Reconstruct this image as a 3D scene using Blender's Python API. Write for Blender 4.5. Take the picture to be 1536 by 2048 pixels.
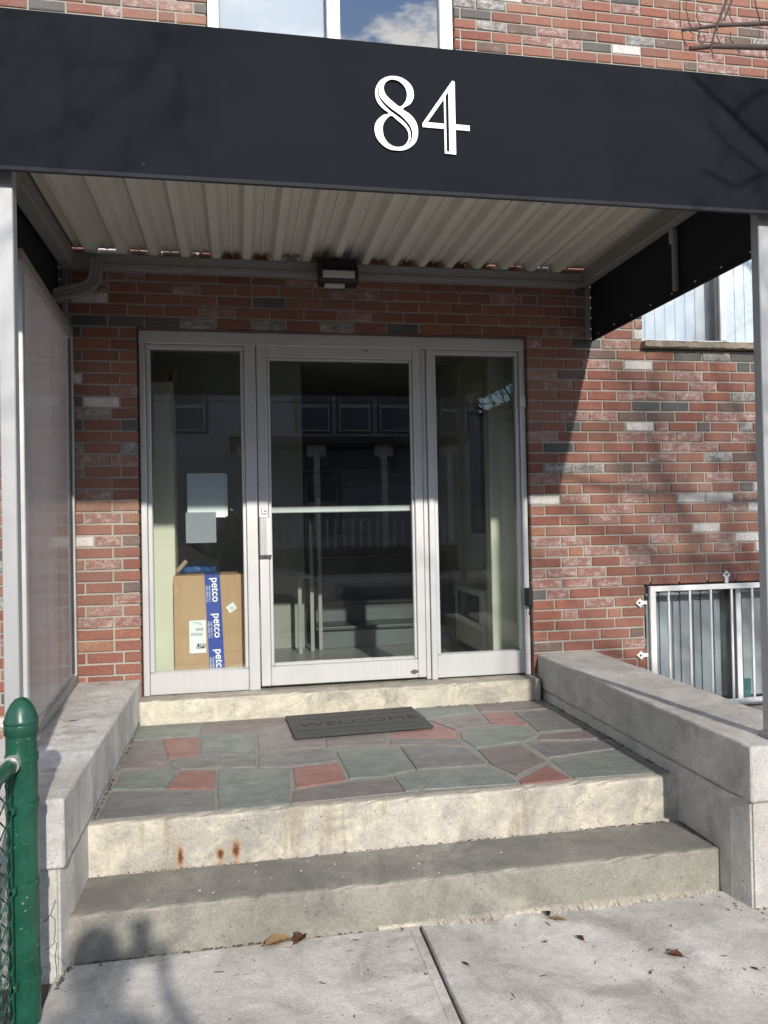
import bpy, bmesh, math, random
from mathutils import Vector, Matrix, Euler
R = math.radians
rnd = random.Random(84)
for o in list(bpy.data.objects): bpy.data.objects.remove(o)
S = bpy.context.scene
COL = S.collection

# ------------------------------------------------------------------ camera
yaw, pitch, roll = 0.1823, 0.0119, -0.0195
cd = bpy.data.cameras.new('camera'); cam = bpy.data.objects.new('camera', cd); COL.objects.link(cam)
fw = Vector((math.sin(yaw), math.cos(yaw), 0)); rt = Vector((math.cos(yaw), -math.sin(yaw), 0)); up = Vector((0, 0, 1))
f2 = fw*math.cos(pitch) + up*math.sin(pitch); u2 = up*math.cos(pitch) - fw*math.sin(pitch)
r3 = rt*math.cos(roll) + u2*math.sin(roll); u3 = u2*math.cos(roll) - rt*math.sin(roll)
M = Matrix((r3, u3, -f2)).transposed().to_4x4(); M.translation = Vector((-0.6277, -4.7359, 1.4863))
cam.matrix_world = M
cd.sensor_fit = 'VERTICAL'; cd.sensor_height = 24; cd.lens = 1563.62/2048*24
cd.clip_start = 0.02; cd.clip_end = 500
S.camera = cam

# ------------------------------------------------------------------ sun and sky
SUN_TO = Vector((-0.12, 1.0, -0.475)).normalized()        # direction the light travels
elev = math.asin(-SUN_TO.z)
sd = bpy.data.lights.new('sun', 'SUN'); sd.energy = 3.5; sd.angle = R(1.0); sd.color = (1, .94, .855)
so = bpy.data.objects.new('sun', sd); COL.objects.link(so)
so.rotation_euler = SUN_TO.to_track_quat('-Z', 'Y').to_euler()
so.location = (2, -12, 9)
W = bpy.data.worlds.new('World'); S.world = W; W.use_nodes = True
nt = W.node_tree; nt.nodes.clear()
def wn(t, **k):
    n = nt.nodes.new(t)
    for a, b in k.items(): setattr(n, a, b)
    return n
out = wn('ShaderNodeOutputWorld'); bg = wn('ShaderNodeBackground'); sky = wn('ShaderNodeTexSky', sky_type='NISHITA', sun_disc=False)
sky.sun_elevation = elev; sky.sun_rotation = math.atan2(-SUN_TO.x, -SUN_TO.y)
sky.altitude = 20; sky.air_density = 1.0; sky.dust_density = 0.1; sky.ozone_density = 3.5
tc = wn('ShaderNodeTexCoord'); mp = wn('ShaderNodeMapping'); mp.inputs['Scale'].default_value = (1, 1, 2.2); mp.inputs['Location'].default_value = (.35, .2, .1)
ns = wn('ShaderNodeTexNoise'); ns.inputs['Scale'].default_value = 8; ns.inputs['Detail'].default_value = 9; ns.inputs['Roughness'].default_value = .58
cr = wn('ShaderNodeValToRGB'); cr.color_ramp.elements[0].position = .50; cr.color_ramp.elements[1].position = .60
mx = wn('ShaderNodeMix', data_type='RGBA'); mx.inputs['B'].default_value = (11, 10.6, 10.0, 1)
L = nt.links.new
L(tc.outputs['Generated'], mp.inputs['Vector']); L(mp.outputs[0], ns.inputs['Vector']); L(ns.outputs['Fac'], cr.inputs[0])
L(cr.outputs[0], mx.inputs['Factor']); L(sky.outputs[0], mx.inputs['A']); L(mx.outputs['Result'], bg.inputs[0])
bg.inputs[1].default_value = .15
L(bg.outputs[0], out.inputs[0])
S.view_settings.view_transform = 'Standard'; S.view_settings.look = 'None'; S.view_settings.gamma = 1
S.view_settings.use_curve_mapping = False; S.view_settings.exposure = 0.5
S.render.engine = 'CYCLES'
S.cycles.max_bounces = 10; S.cycles.transparent_max_bounces = 16; S.cycles.glossy_bounces = 5; S.cycles.transmission_bounces = 8

# ------------------------------------------------------------------ materials
MATS = {}
class N:
    """small node builder"""
    def __init__(s, name, rough=.6, metal=0., spec=.5):
        s.m = bpy.data.materials.new(name); s.m.use_nodes = True; s.t = s.m.node_tree
        s.b = s.t.nodes['Principled BSDF']; s.o = s.t.nodes['Material Output']
        s.b.inputs['Roughness'].default_value = rough; s.b.inputs['Metallic'].default_value = metal
        s.b.inputs['Specular IOR Level'].default_value = spec
        s.pos = s.t.nodes.new('ShaderNodeNewGeometry'); MATS[name] = s.m
    def n(s, t, **k):
        q = s.t.nodes.new(t)
        for a, b in k.items(): setattr(q, a, b)
        return q
    def L(s, a, b): s.t.links.new(a, b)
    def P(s, scale=(1, 1, 1), loc=(0, 0, 0)):
        q = s.n('ShaderNodeMapping'); q.inputs['Scale'].default_value = scale; q.inputs['Location'].default_value = loc
        s.L(s.pos.outputs['Position'], q.inputs['Vector']); return q.outputs[0]
    def noise(s, sc, det=4, ro=.55, vec=None, dist=0.):
        q = s.n('ShaderNodeTexNoise'); q.inputs['Scale'].default_value = sc; q.inputs['Detail'].default_value = det
        q.inputs['Roughness'].default_value = ro; q.inputs['Distortion'].default_value = dist
        s.L(vec if vec is not None else s.pos.outputs['Position'], q.inputs['Vector']); return q.outputs['Fac']
    def ramp(s, f, a, b, inv=False):
        q = s.n('ShaderNodeMapRange'); q.inputs['From Min'].default_value = a; q.inputs['From Max'].default_value = b
        q.inputs['To Min'].default_value = 1. if inv else 0.; q.inputs['To Max'].default_value = 0. if inv else 1.
        s.L(f, q.inputs['Value']); return q.outputs[0]
    def math(s, op, a, b=None):
        q = s.n('ShaderNodeMath', operation=op)
        for i, v in enumerate((a, b)):
            if v is None: continue
            if isinstance(v, (int, float)): q.inputs[i].default_value = v
            else: s.L(v, q.inputs[i])
        return q.outputs[0]
    def mix(s, f, a, b, mode='MIX'):
        q = s.n('ShaderNodeMix', data_type='RGBA', blend_type=mode)
        for k, v in (('Factor', f), ('A', a), ('B', b)):
            if isinstance(v, (int, float)): q.inputs[k].default_value = v
            elif isinstance(v, tuple): q.inputs[k].default_value = (*v[:3], 1)
            else: s.L(v, q.inputs[k])
        return q.outputs['Result']
    def rand(s):
        a = s.n('ShaderNodeObjectInfo').outputs['Random']; b = s.pos.outputs['Random Per Island']
        return s.math('FRACT', s.math('ADD', a, s.math('MULTIPLY', b, 3.7)))
    def col(s, c):
        if isinstance(c, tuple): s.b.inputs['Base Color'].default_value = (*c[:3], 1)
        else: s.L(c, s.b.inputs['Base Color'])
    def bump(s, h, st=.3, d=.01):
        q = s.n('ShaderNodeBump'); q.inputs['Strength'].default_value = st; q.inputs['Distance'].default_value = d
        s.L(h, q.inputs['Height']); s.L(q.outputs[0], s.b.inputs['Normal'])

def plain(name, c, rough=.6, metal=0., var=.12, sc=14., bump=0., spec=.5):
    k = N(name, rough, metal, spec)
    f = k.noise(sc, 5)
    k.col(k.mix(f, tuple(x*(1-var) for x in c), tuple(min(1, x*(1+var)) for x in c)))
    if bump: k.bump(k.noise(sc*6, 3), bump, .004)
    return k.m

def brick(name, c1, c2, white, wc=(.62, .58, .55), wlo=.5):
    k = N(name, .85, spec=.3)
    r = k.rand()
    base = k.mix(r, c1, c2)
    base = k.mix(k.math('MULTIPLY', k.ramp(k.noise(55, 5, .65), .5, .75), .45), base, tuple(x*.5 for x in c1))
    base = k.mix(k.math('MULTIPLY', k.ramp(k.noise(13, 3, .6), .5, .8), .35), base, (.16, .075, .05))
    # lime bloom: grain of a few millimetres gathered in soft patches
    sp = k.noise(165, 5, .82); pa = k.noise(15, 5, .7, k.P((1, 1, 1.5)))
    f = k.math('ADD', k.math('MULTIPLY', k.math('SUBTRACT', sp, .5), 1.9), k.math('MULTIPLY', k.math('SUBTRACT', pa, .5), 1.5))
    f = k.ramp(k.math('ADD', f, white-.5), -.10, .30)
    g = k.ramp(k.noise(210, 3, .75, k.P(loc=(4, 4, 4))), .56, .74)
    f = k.math('MAXIMUM', k.math('MULTIPLY', f, .92), k.math('MULTIPLY', g, .28))
    v = k.n('ShaderNodeMapRange'); v.inputs['From Min'].default_value = .3; v.inputs['From Max'].default_value = .7; v.inputs['To Min'].default_value = .66; v.inputs['To Max'].default_value = 1.22
    k.L(k.noise(70, 6, .75, k.P(loc=(7, 1, 2))), v.inputs['Value'])
    c = k.mix(1., k.mix(f, base, wc), v.outputs[0], 'MULTIPLY')
    # weather film drifting over the whole wall
    k.col(k.mix(k.math('MULTIPLY', k.ramp(k.noise(1.3, 5, .6, k.P(loc=(2, 0, 5))),   .38, .72), .28), c, (.36, .30, .25)))
    k.bump(k.math('ADD', k.noise(120, 4, .7), k.math('MULTIPLY', k.noise(22, 2), .6)), .8, .006)
brick('brick_R', (.290, .112, .076), (.200, .071, .053), .15, (.52, .43, .38))
brick('brick_O', (.34, .155, .092), (.25, .125, .085), .22, (.50, .42, .36))
brick('brick_P', (.28, .120, .092), (.225, .095, .078), .43, (.60, .56, .53))
brick('brick_W', (.36, .27, .24), (.30, .21, .18), .86, (.68, .65, .62))
brick('brick_G', (.10, .097, .092), (.13, .112, .10), .54, (.54, .53, .52))
brick('brick_D', (.078, .082, .084), (.105, .102, .098), .16, (.36, .36, .36))
brick('brick_B', (.155, .098, .080), (.125, .092, .080), .26, (.46, .42, .39))
BT = 'ROPWGDB'

def mortar():
    k = N('mortar', .95, spec=.2)
    k.col(k.mix(k.noise(9, 6, .65), (.27, .255, .22), (.41, .39, .34))); k.bump(k.noise(160, 4, .7), .7, .004)
mortar()
plain('joint_grey', (.23, .22, .20), .95, 0, .25, 12, .4)

def concrete(name, c1, c2, stain=(.16, .14, .115), st=.5, speck=.4, cream=None, cracks=0., drip=0., rough=.9, sc=1., top=None):
    k = N(name, rough, spec=.25)
    big = k.noise(2.3*sc, 6, .62, dist=.4)
    c = k.mix(k.ramp(big, .38, .62), c1, c2)
    if cream:
        c = k.mix(k.math('MULTIPLY', k.ramp(k.noise(5.5*sc, 7, .68, dist=.8), .46, .62), .85), c, cream)
    m = k.ramp(k.noise(3.7*sc, 8, .7, k.P(loc=(3.1, 7.7, 1.3)), .6), .50, .64)
    c = k.mix(k.math('MULTIPLY', m, st), c, stain)
    if top:
        sz = k.n('ShaderNodeSeparateXYZ'); k.L(k.pos.outputs['Normal'], sz.inputs[0])
        tf = k.math('MULTIPLY', k.ramp(sz.outputs['Z'], .35, .8), k.ramp(k.noise(5, 7, .7, k.P(loc=(8, 8, 1))), .30, .50))
        c = k.mix(k.math('MULTIPLY', tf, .85), c, top)
    if drip:
        d = k.ramp(k.noise(11, 5, .6, k.P((1, 1, .13), (5, 1, 2))), .55, .66)
        c = k.mix(k.math('MULTIPLY', d, drip), c, (.22, .17, .11))
    for nsc, lo, hi, lc in ((14*sc, .86, 1.13, (1, 2, 3)), (120, .76, 1.20, (3, 1, 8))):
        v = k.n('ShaderNodeMapRange'); v.inputs['From Min'].default_value = .3; v.inputs['From Max'].default_value = .7; v.inputs['To Min'].default_value = lo; v.inputs['To Max'].default_value = hi
        k.L(k.noise(nsc, 8, .75, k.P(loc=lc), .3), v.inputs['Value']); c = k.mix(1., c, v.outputs[0], 'MULTIPLY')
    fine = k.noise(150, 4, .75)
    c = k.mix(k.math('MULTIPLY', k.ramp(fine, .56, .72), speck), c, tuple(x*.45 for x in c1))
    c = k.mix(k.math('MULTIPLY', k.ramp(k.noise(95, 3, .7, k.P(loc=(9, 2, 4))), .62, .74), speck*.8), c, tuple(min(.8, x*1.45) for x in c2))
    vp = k.n('ShaderNodeTexVoronoi'); vp.inputs['Scale'].default_value = 46; k.L(k.pos.outputs['Position'], vp.inputs['Vector'])
    pit = k.math('MULTIPLY', k.ramp(vp.outputs['Distance'], .10, .20, True), k.ramp(k.noise(7, 4, .7, k.P(loc=(2, 9, 4))), .50, .60))
    c = k.mix(k.math('MULTIPLY', pit, .55), c, tuple(x*.28 for x in c1))
    h = k.math('SUBTRACT', k.math('ADD', k.math('MULTIPLY', fine, .5), k.noise(18, 6, .7)), k.math('MULTIPLY', pit, .7))
    if cracks:
        w = k.n('ShaderNodeTexNoise'); w.inputs['Scale'].default_value = 6; w.inputs['Detail'].default_value = 5
        k.L(k.pos.outputs['Position'], w.inputs['Vector'])
        v = k.n('ShaderNodeVectorMath', operation='MULTIPLY_ADD'); k.L(w.outputs['Color'], v.inputs[0]); v.inputs[1].default_value = (.22,)*3
        k.L(k.pos.outputs['Position'], v.inputs[2])
        vo = k.n('ShaderNodeTexVoronoi', feature='DISTANCE_TO_EDGE'); vo.inputs['Scale'].default_value = 3.1; k.L(v.outputs[0], vo.inputs['Vector'])
        line = k.ramp(vo.outputs['Distance'], .0, .012, True)
        mask = k.ramp(k.noise(1.6, 2, .5, k.P(loc=(1, 4, 9))), .50, .58)
        line = k.math('MULTIPLY', k.math('MULTIPLY', line, mask), cracks)
        c = k.mix(line, c, (.06, .05, .04)); h = k.math('SUBTRACT', h, k.math('MULTIPLY', line, .8))
    k.col(c); k.bump(h, .55, .007); return k
concrete('concrete_cap', (.42, .405, .385), (.60, .585, .56), stain=(.27, .25, .22), st=.45, drip=.5)
concrete('concrete_cap_right', (.37, .355, .33), (.50, .485, .455), stain=(.22, .205, .19), st=.4, drip=.10)
concrete('concrete_base', (.40, .385, .36), (.55, .53, .495), stain=(.24, .22, .19), st=.4, cracks=.5, drip=.2)
concrete('concrete_step', (.22, .212, .19), (.36, .345, .30), stain=(.15, .145, .135), st=.8, speck=.6)
concrete('concrete_walk', (.40, .38, .35), (.60, .575, .535), stain=(.27, .25, .225), st=.7, speck=.75)
concrete('concrete_sill', (.40, .375, .31), (.52, .485, .40), stain=(.25, .235, .20), st=.8, cracks=.3, top=(.27, .255, .215), cream=(.60, .555, .44))
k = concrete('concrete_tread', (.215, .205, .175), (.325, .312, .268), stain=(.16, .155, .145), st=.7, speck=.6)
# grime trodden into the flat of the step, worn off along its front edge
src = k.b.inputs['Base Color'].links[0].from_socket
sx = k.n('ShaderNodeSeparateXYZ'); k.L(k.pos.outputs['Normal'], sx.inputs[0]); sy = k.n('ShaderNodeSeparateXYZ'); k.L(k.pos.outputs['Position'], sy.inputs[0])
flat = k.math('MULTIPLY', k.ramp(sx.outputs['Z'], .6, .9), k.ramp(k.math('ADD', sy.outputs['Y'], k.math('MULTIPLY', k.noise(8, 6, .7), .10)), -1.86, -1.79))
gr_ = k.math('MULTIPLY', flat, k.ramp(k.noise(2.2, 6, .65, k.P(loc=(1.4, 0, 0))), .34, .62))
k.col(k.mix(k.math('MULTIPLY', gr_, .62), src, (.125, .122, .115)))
k = concrete('concrete_riser', (.33, .315, .275), (.47, .445, .385), stain=(.25, .24, .215), st=.65, cream=(.60, .55, .44), drip=.45, speck=.6, top=(.40, .365, .30))
# rust weeping from three sheared-off anchor bolts
src = k.b.inputs['Base Color'].links[0].from_socket
acc = None
for (x, z, w, h) in ((-.877, .205, .015, .048), (-.725, .20, .019, .032), (-.665, .210, .020, .042)):
    q = k.n('ShaderNodeVectorMath', operation='SUBTRACT'); k.L(k.pos.outputs['Position'], q.inputs[0]); q.inputs[1].default_value = (x, -1.6, z)
    q2 = k.n('ShaderNodeVectorMath', operation='MULTIPLY'); k.L(q.outputs[0], q2.inputs[0]); q2.inputs[1].default_value = (1/w, 3, 1/h)
    ln = k.n('ShaderNodeVectorMath', operation='LENGTH'); k.L(q2.outputs[0], ln.inputs[0])
    q3 = k.n('ShaderNodeVectorMath', operation='MULTIPLY_ADD'); k.L(q.outputs[0], q3.inputs[0]); q3.inputs[1].default_value = (1.5/w, 3, .62/h); q3.inputs[2].default_value = (0, 0, .75)
    l3 = k.n('ShaderNodeVectorMath', operation='LENGTH'); k.L(q3.outputs[0], l3.inputs[0])
    run = k.math('MULTIPLY', k.ramp(k.math('ADD', l3.outputs['Value'], k.math('MULTIPLY', k.noise(90, 4), .8)), .6, 1.6, True), .55)
    acc = run if acc is None else k.math('MAXIMUM', acc, run)
    f = k.ramp(k.math('ADD', ln.outputs['Value'], k.math('MULTIPLY', k.noise(70, 4), .9)), .75, 1.7, True)
    acc = f if acc is None else k.math('MAXIMUM', acc, f)
k.col(k.mix(acc, src, k.mix(k.ramp(acc, .3, .9), (.42, .22, .09), (.13, .045, .015))))

def stone(name, c1, c2):
    k = N(name, .62, spec=.35)
    f = k.noise(7, 6, .65, k.P((1, 2.2, 1)), .5); r = k.rand()
    c = k.mix(k.ramp(f, .3, .7), c1, c2)
    c = k.mix(k.math('MULTIPLY', r, .25), c, tuple(x*.7 for x in c1))
    c = k.mix(k.math('MULTIPLY', k.ramp(k.noise(26, 5, .7, k.P((.6, 3, 1))), .55, .75), .35), c, (.34, .33, .31))
    v = k.n('ShaderNodeMapRange'); v.inputs['From Min'].default_value = .3; v.inputs['From Max'].default_value = .7; v.inputs['To Min'].default_value = .72; v.inputs['To Max'].default_value = 1.25
    k.L(k.noise(34, 8, .75, k.P((1, 2.0, 1), (4, 2, 1)), .4), v.inputs['Value']); c = k.mix(1., c, v.outputs[0], 'MULTIPLY')
    c = k.mix(k.math('MULTIPLY', k.ramp(k.noise(2.1, 5, .6, k.P(loc=(6, 3, 0))), .5, .7), .14), c, (.30, .285, .26))
    k.col(c); k.bump(k.noise(16, 7, .7, k.P((1, 2.5, 1))), .7, .008)
    k.L(k.ramp(k.noise(12, 4), -.4, 1.4), k.b.inputs['Roughness'])
stone('stone_r', (.225, .110, .092), (.305, .148, .126))
stone('stone_g', (.138, .160, .144), (.215, .240, .218))
stone('stone_p', (.142, .120, .120), (.220, .188, .185))
stone('stone_k', (.128, .126, .127), (.21, .205, .20))

def alu(name, c, rough, metal):
    k = N(name, rough, metal)
    f = k.noise(40, 5, .6, k.P((1, 1, .05)))
    g = k.noise(3, 6, .7)
    c0 = k.mix(f, tuple(x*.88 for x in c), tuple(min(1, x*1.06) for x in c))
    k.col(k.mix(k.math('MULTIPLY', k.ramp(g, .5, .8), .35), c0, tuple(x*.6 for x in c)))
    k.bump(k.noise(60, 3), .06, .002)
alu('aluminium', (.55, .55, .55), .42, .45)
alu('galvanised', (.40, .405, .41), .5, .35)
alu('beam_metal', (.29, .285, .27), .6, .2)
plain('deck_paint', (.62, .60, .53), .55, 0, .10, 3)
plain('deck_paint_light', (.62, .59, .54), .5, 0, .06, 3)
plain('white_frame', (.70, .70, .70), .35, 0, .05, 8)
def whitebars():
    k = N('white_bars', .4)
    k.col(k.mix(k.ramp(k.noise(21, 4, .6), .66, .76), (.70, .70, .69), (.38, .20, .09)))
whitebars()
plain('dark_frame', (.05, .05, .055), .4)
plain('digit_white', (.86, .87, .89), .45, 0, .03)
def fabric(name, c):
    k = N(name, .8, spec=.08)
    w = k.n('ShaderNodeTexWave', wave_type='BANDS', bands_direction='Z'); w.inputs['Scale'].default_value = 160; k.L(k.pos.outputs['Position'], w.inputs['Vector'])
    w2 = k.n('ShaderNodeTexWave', wave_type='BANDS', bands_direction='X'); w2.inputs['Scale'].default_value = 160; k.L(k.pos.outputs['Position'], w2.inputs['Vector'])
    c0 = k.mix(k.ramp(k.noise(1.7, 6, .6), .35, .7), c, tuple(x*1.22 for x in c))
    c0 = k.mix(k.math('MULTIPLY', k.ramp(k.noise(55, 2, .5), .77, .82), .25), c0, (.25, .26, .28))
    k.col(c0)
    k.bump(k.math('ADD', k.math('ADD', k.math('MULTIPLY', w.outputs['Fac'], .1), k.math('MULTIPLY', w2.outputs['Fac'], .1)), k.math('MULTIPLY', k.noise(1.9, 2), .5)), .2, .012)
fabric('canvas', (.0102, .0122, .0160))
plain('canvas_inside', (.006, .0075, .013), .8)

def glass(name, tint=(.93, .96, .95), ior=1.5, dirt=.03, boost=0.):
    k = N(name); k.t.nodes.remove(k.b)
    fr = k.n('ShaderNodeFresnel'); fr.inputs['IOR'].default_value = ior
    tr = k.n('ShaderNodeBsdfTransparent'); tr.inputs[0].default_value = (*tint, 1)
    gl = k.n('ShaderNodeBsdfGlossy'); gl.inputs['Roughness'].default_value = 0.0; gl.inputs[0].default_value = (1, 1, 1, 1)
    df = k.n('ShaderNodeBsdfDiffuse'); df.inputs[0].default_value = (.6, .6, .58, 1)
    a = k.n('ShaderNodeMixShader'); b = k.n('ShaderNodeMixShader')
    k.L(k.math('ADD', fr.outputs[0], boost), a.inputs[0]); k.L(tr.outputs[0], a.inputs[1]); k.L(gl.outputs[0], a.inputs[2])
    d = k.math('MULTIPLY', k.ramp(k.noise(5, 7, .7), .4, .8), dirt)
    d = k.math('ADD', d, dirt*.25)
    k.L(d, b.inputs[0]); k.L(a.outputs[0], b.inputs[1]); k.L(df.outputs[0], b.inputs[2]); k.L(b.outputs[0], k.o.inputs[0])
glass('glass', dirt=.006)
glass('glass_window', (.93, .95, .965), 1.45, .03, .0)
glass('glass_sky', (.55, .58, .60), 1.6, .005, .16)
def haze_plastic():
    k = N('cloudy_plastic'); k.t.nodes.remove(k.b)
    tr = k.n('ShaderNodeBsdfTransparent'); tr.inputs[0].default_value = (.96, .95, .95, 1)
    gl = k.n('ShaderNodeBsdfGlossy'); gl.inputs['Roughness'].default_value = .12
    df = k.n('ShaderNodeBsdfDiffuse'); df.inputs[0].default_value = (.80, .77, .77, 1)
    tl = k.n('ShaderNodeBsdfTranslucent'); tl.inputs[0].default_value = (.85, .80, .80, 1)
    ad = k.n('ShaderNodeMixShader'); ad.inputs[0].default_value = .5; k.L(df.outputs[0], ad.inputs[1]); k.L(tl.outputs[0], ad.inputs[2])
    fr = k.n('ShaderNodeFresnel'); fr.inputs['IOR'].default_value = 1.14
    a = k.n('ShaderNodeMixShader'); k.L(fr.outputs[0], a.inputs[0]); k.L(tr.outputs[0], a.inputs[1]); k.L(gl.outputs[0], a.inputs[2])
    b = k.n('ShaderNodeMixShader')
    s1 = k.ramp(k.noise(7, 5, .6, k.P((1, 1, .05))), .35, .7)  # upright white streaks painted into the haze in place of reflections
    k.L(k.math('ADD', k.math('MULTIPLY', s1, .22), .11), b.inputs[0]); k.L(a.outputs[0], b.inputs[1]); k.L(ad.outputs[0], b.inputs[2]); k.L(b.outputs[0], k.o.inputs[0])
haze_plastic()
def greenpaint():
    k = N('green_paint', .3, spec=.5)
    c = k.mix(k.ramp(k.noise(7, 7, .7), .3, .7), (.004, .040, .026), (.013, .095, .058))
    c = k.mix(k.math('MULTIPLY', k.ramp(k.noise(13, 6, .7, k.P((1, 1, .35), (2, 2, 2))), .52, .72), .55), c, (.035, .062, .045))
    chips = k.ramp(k.noise(48, 5, .7), .66, .70)
    c = k.mix(chips, c, k.mix(k.noise(20, 2), (.45, .50, .46), (.12, .06, .03)))
    k.col(c); k.L(k.ramp(k.noise(22, 5, .7), .0, 1.6), k.b.inputs['Roughness'])
    k.bump(k.math('SUBTRACT', k.noise(26, 5, .65), k.math('MULTIPLY', chips, .6)), .35, .006)
greenpaint()
plain('zinc', (.6, .6, .6), .4, .7)
def rubber():
    k = N('rubber', .7, spec=.4)
    k.col(k.mix(k.noise(30, 6, .7), (.022, .023, .024), (.058, .060, .062))); k.bump(k.noise(45, 4, .6, k.P((.25, 1, 1))), .5, .005)
rubber()
plain('rubber_groove', (.010, .010, .011), .9)
def card():
    k = N('cardboard', .85, spec=.2)
    w = k.n('ShaderNodeTexWave', wave_type='BANDS', bands_direction='Z'); w.inputs['Scale'].default_value = 38; w.inputs['Distortion'].default_value = .6
    k.L(k.pos.outputs['Position'], w.inputs['Vector'])
    c = k.mix(k.noise(5, 6, .6), (.40, .26, .155), (.50, .33, .20))
    k.col(k.mix(k.math('MULTIPLY', w.outputs['Fac'], .12), c, (.28, .18, .1))); k.bump(w.outputs['Fac'], .08, .003)
card()
plain('tape_blue', (.045, .075, .33), .3, 0, .06)
plain('paper', (.74, .76, .76), .7, 0, .04, 5)
plain('paper_grey', (.21, .215, .24), .6, 0, .45, 110)
plain('teal_plastic', (.03, .14, .14), .4)
plain('print_white', (.85, .85, .85), .5, 0, .02)
plain('print_black', (.03, .03, .03), .5)
plain('print_grey', (.22, .22, .23), .5)
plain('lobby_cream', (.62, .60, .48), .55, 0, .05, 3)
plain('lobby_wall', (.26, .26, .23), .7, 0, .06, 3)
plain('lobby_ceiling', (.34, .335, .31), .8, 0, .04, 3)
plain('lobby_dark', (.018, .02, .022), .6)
plain('lobby_floor', (.22, .215, .20), .35, 0, .25, 30)
plain('stair_slate', (.05, .056, .055), .4, 0, .3, 8)
plain('stair_riser', (.09, .10, .098), .5, 0, .2, 8)
plain('wood_trim', (.30, .20, .12), .5, 0, .2, 12)
plain('bag_blue', (.012, .06, .20), .3, 0, .2, 20)
plain('black_paint', (.012, .012, .013), .45)
plain('lens_white', (.50, .50, .46), .35, 0, .03)
plain('blind', (.72, .75, .77), .6, 0, .04, 3)
plain('blind_grey', (.46, .48, .51), .7, 0, .05, 2)
plain('pane_far', (.10, .14, .20), .15, 0, .3, 2)  # bluish reflection put into the flat pane colour
plain('blind_dark', (.33, .36, .37), .7, 0, .1, 2)
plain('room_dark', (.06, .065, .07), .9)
def stonesill():
    k = N('sill_stone', .9, spec=.2)
    k.col(k.mix(k.noise(14, 6, .7, k.P((.5, 1, 2))), (.20, .165, .125), (.40, .35, .28))); k.bump(k.noise(25, 6, .7), .8, .02)
stonesill()
def bark():
    k = N('bark', .9, spec=.2)
    k.col(k.mix(k.noise(24, 5, .65, k.P((1, 1, .4))), (.055, .042, .040), (.13, .10, .092))); k.bump(k.noise(60, 5, .7), .6, .006)
bark()
plain('leaf_tan', (.36, .24, .12), .7, 0, .3, 40)
plain('leaf_brown', (.15, .065, .03), .7, 0, .3, 40)
plain('leaf_grey', (.10, .085, .075), .8, 0, .3, 40)
def ground():
    k = N('dirt', 1., spec=.1)
    k.col(k.mix(k.noise(9, 8, .75), (.08, .065, .05), (.22, .19, .155))); k.bump(k.noise(40, 6, .75), 1., .03)
ground()
def asphalt():
    k = N('asphalt', .9, spec=.3)
    k.col(k.mix(k.noise(90, 5, .8), (.035, .035, .037), (.075, .075, .077))); k.bump(k.noise(200, 3), .6, .006)
asphalt()
plain('siding', (.34, .40, .50), .6, 0, .05, 2)
plain('house_trim', (.60, .60, .60), .5)
plain('house_dark', (.06, .055, .055), .5)
plain('roof_shingle', (.07, .068, .07), .9, 0, .3, 20)
plain('car_paint', (.80, .81, .83), .14, .35, .03)
plain('tyre', (.02, .02, .02), .8)
plain('skin', (.45, .27, .20), .5)
plain('jacket', (.03, .032, .04), .8)
plain('trousers', (.04, .05, .08), .85)

# ------------------------------------------------------------------ mesh helpers
def link(name, me, mat=None, parent=None, loc=None, rot=None):
    o = bpy.data.objects.new(name, me); COL.objects.link(o)
    if mat and me is not None and not me.materials: me.materials.append(MATS[mat])
    if parent is not None: o.parent = parent
    if loc is not None: o.location = loc
    if rot is not None: o.rotation_euler = rot
    return o
def tag(o, label=None, cat=None, group=None, kind=None):
    if label: o['label'] = label
    if cat: o['category'] = cat
    if group: o['group'] = group
    if kind: o['kind'] = kind
    return o
def thing(name, label, cat, loc=(0, 0, 0), group=None):
    """an Empty at the thing's base; parts are given in world coordinates"""
    o = bpy.data.objects.new(name, None); COL.objects.link(o); o.empty_display_size = .1
    o.location = loc; tag(o, label, cat, group); return o
def base(p):
    v = Vector()
    while p is not None: v += p.location; p = p.parent
    return v
def fin(bm, name, mat, parent=None, smooth=False, off=None):
    """link a world-space bmesh below its thing (whose Empty is moved, never turned)"""
    me = bpy.data.meshes.new(name)
    if parent is not None:
        bmesh.ops.translate(bm, verts=bm.verts, vec=-base(parent))
    bmesh.ops.recalc_face_normals(bm, faces=bm.faces)
    bm.to_mesh(me); bm.free()
    if smooth:
        for q in me.polygons: q.use_smooth = True
        me.set_sharp_from_angle(angle=R(45))
    for mm in (mat if isinstance(mat, (list, tuple)) else [mat]): me.materials.append(MATS[mm])
    return link(name, me, None, parent)
def bbox(bm, x0, x1, y0, y1, z0, z1, bev=0., seg=1, mi=0):
    v = [bm.verts.new((x, y, z)) for x in (x0, x1) for y in (y0, y1) for z in (z0, z1)]
    fs = [bm.faces.new([v[i] for i in q]) for q in ((0, 1, 3, 2), (4, 6, 7, 5), (0, 4, 5, 1), (2, 3, 7, 6), (0, 2, 6, 4), (1, 5, 7, 3))]
    for f in fs: f.material_index = mi
    if bev:
        es = {e for f in fs for e in f.edges}
        bmesh.ops.bevel(bm, geom=list(es), offset=bev, segments=seg, affect='EDGES', profile=.5)
    return v
def box(name, mat, x0, x1, y0, y1, z0, z1, parent=None, bev=.002, seg=1):
    bm = bmesh.new(); bbox(bm, x0, x1, y0, y1, z0, z1, bev, seg); return fin(bm, name, mat, parent)
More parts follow.
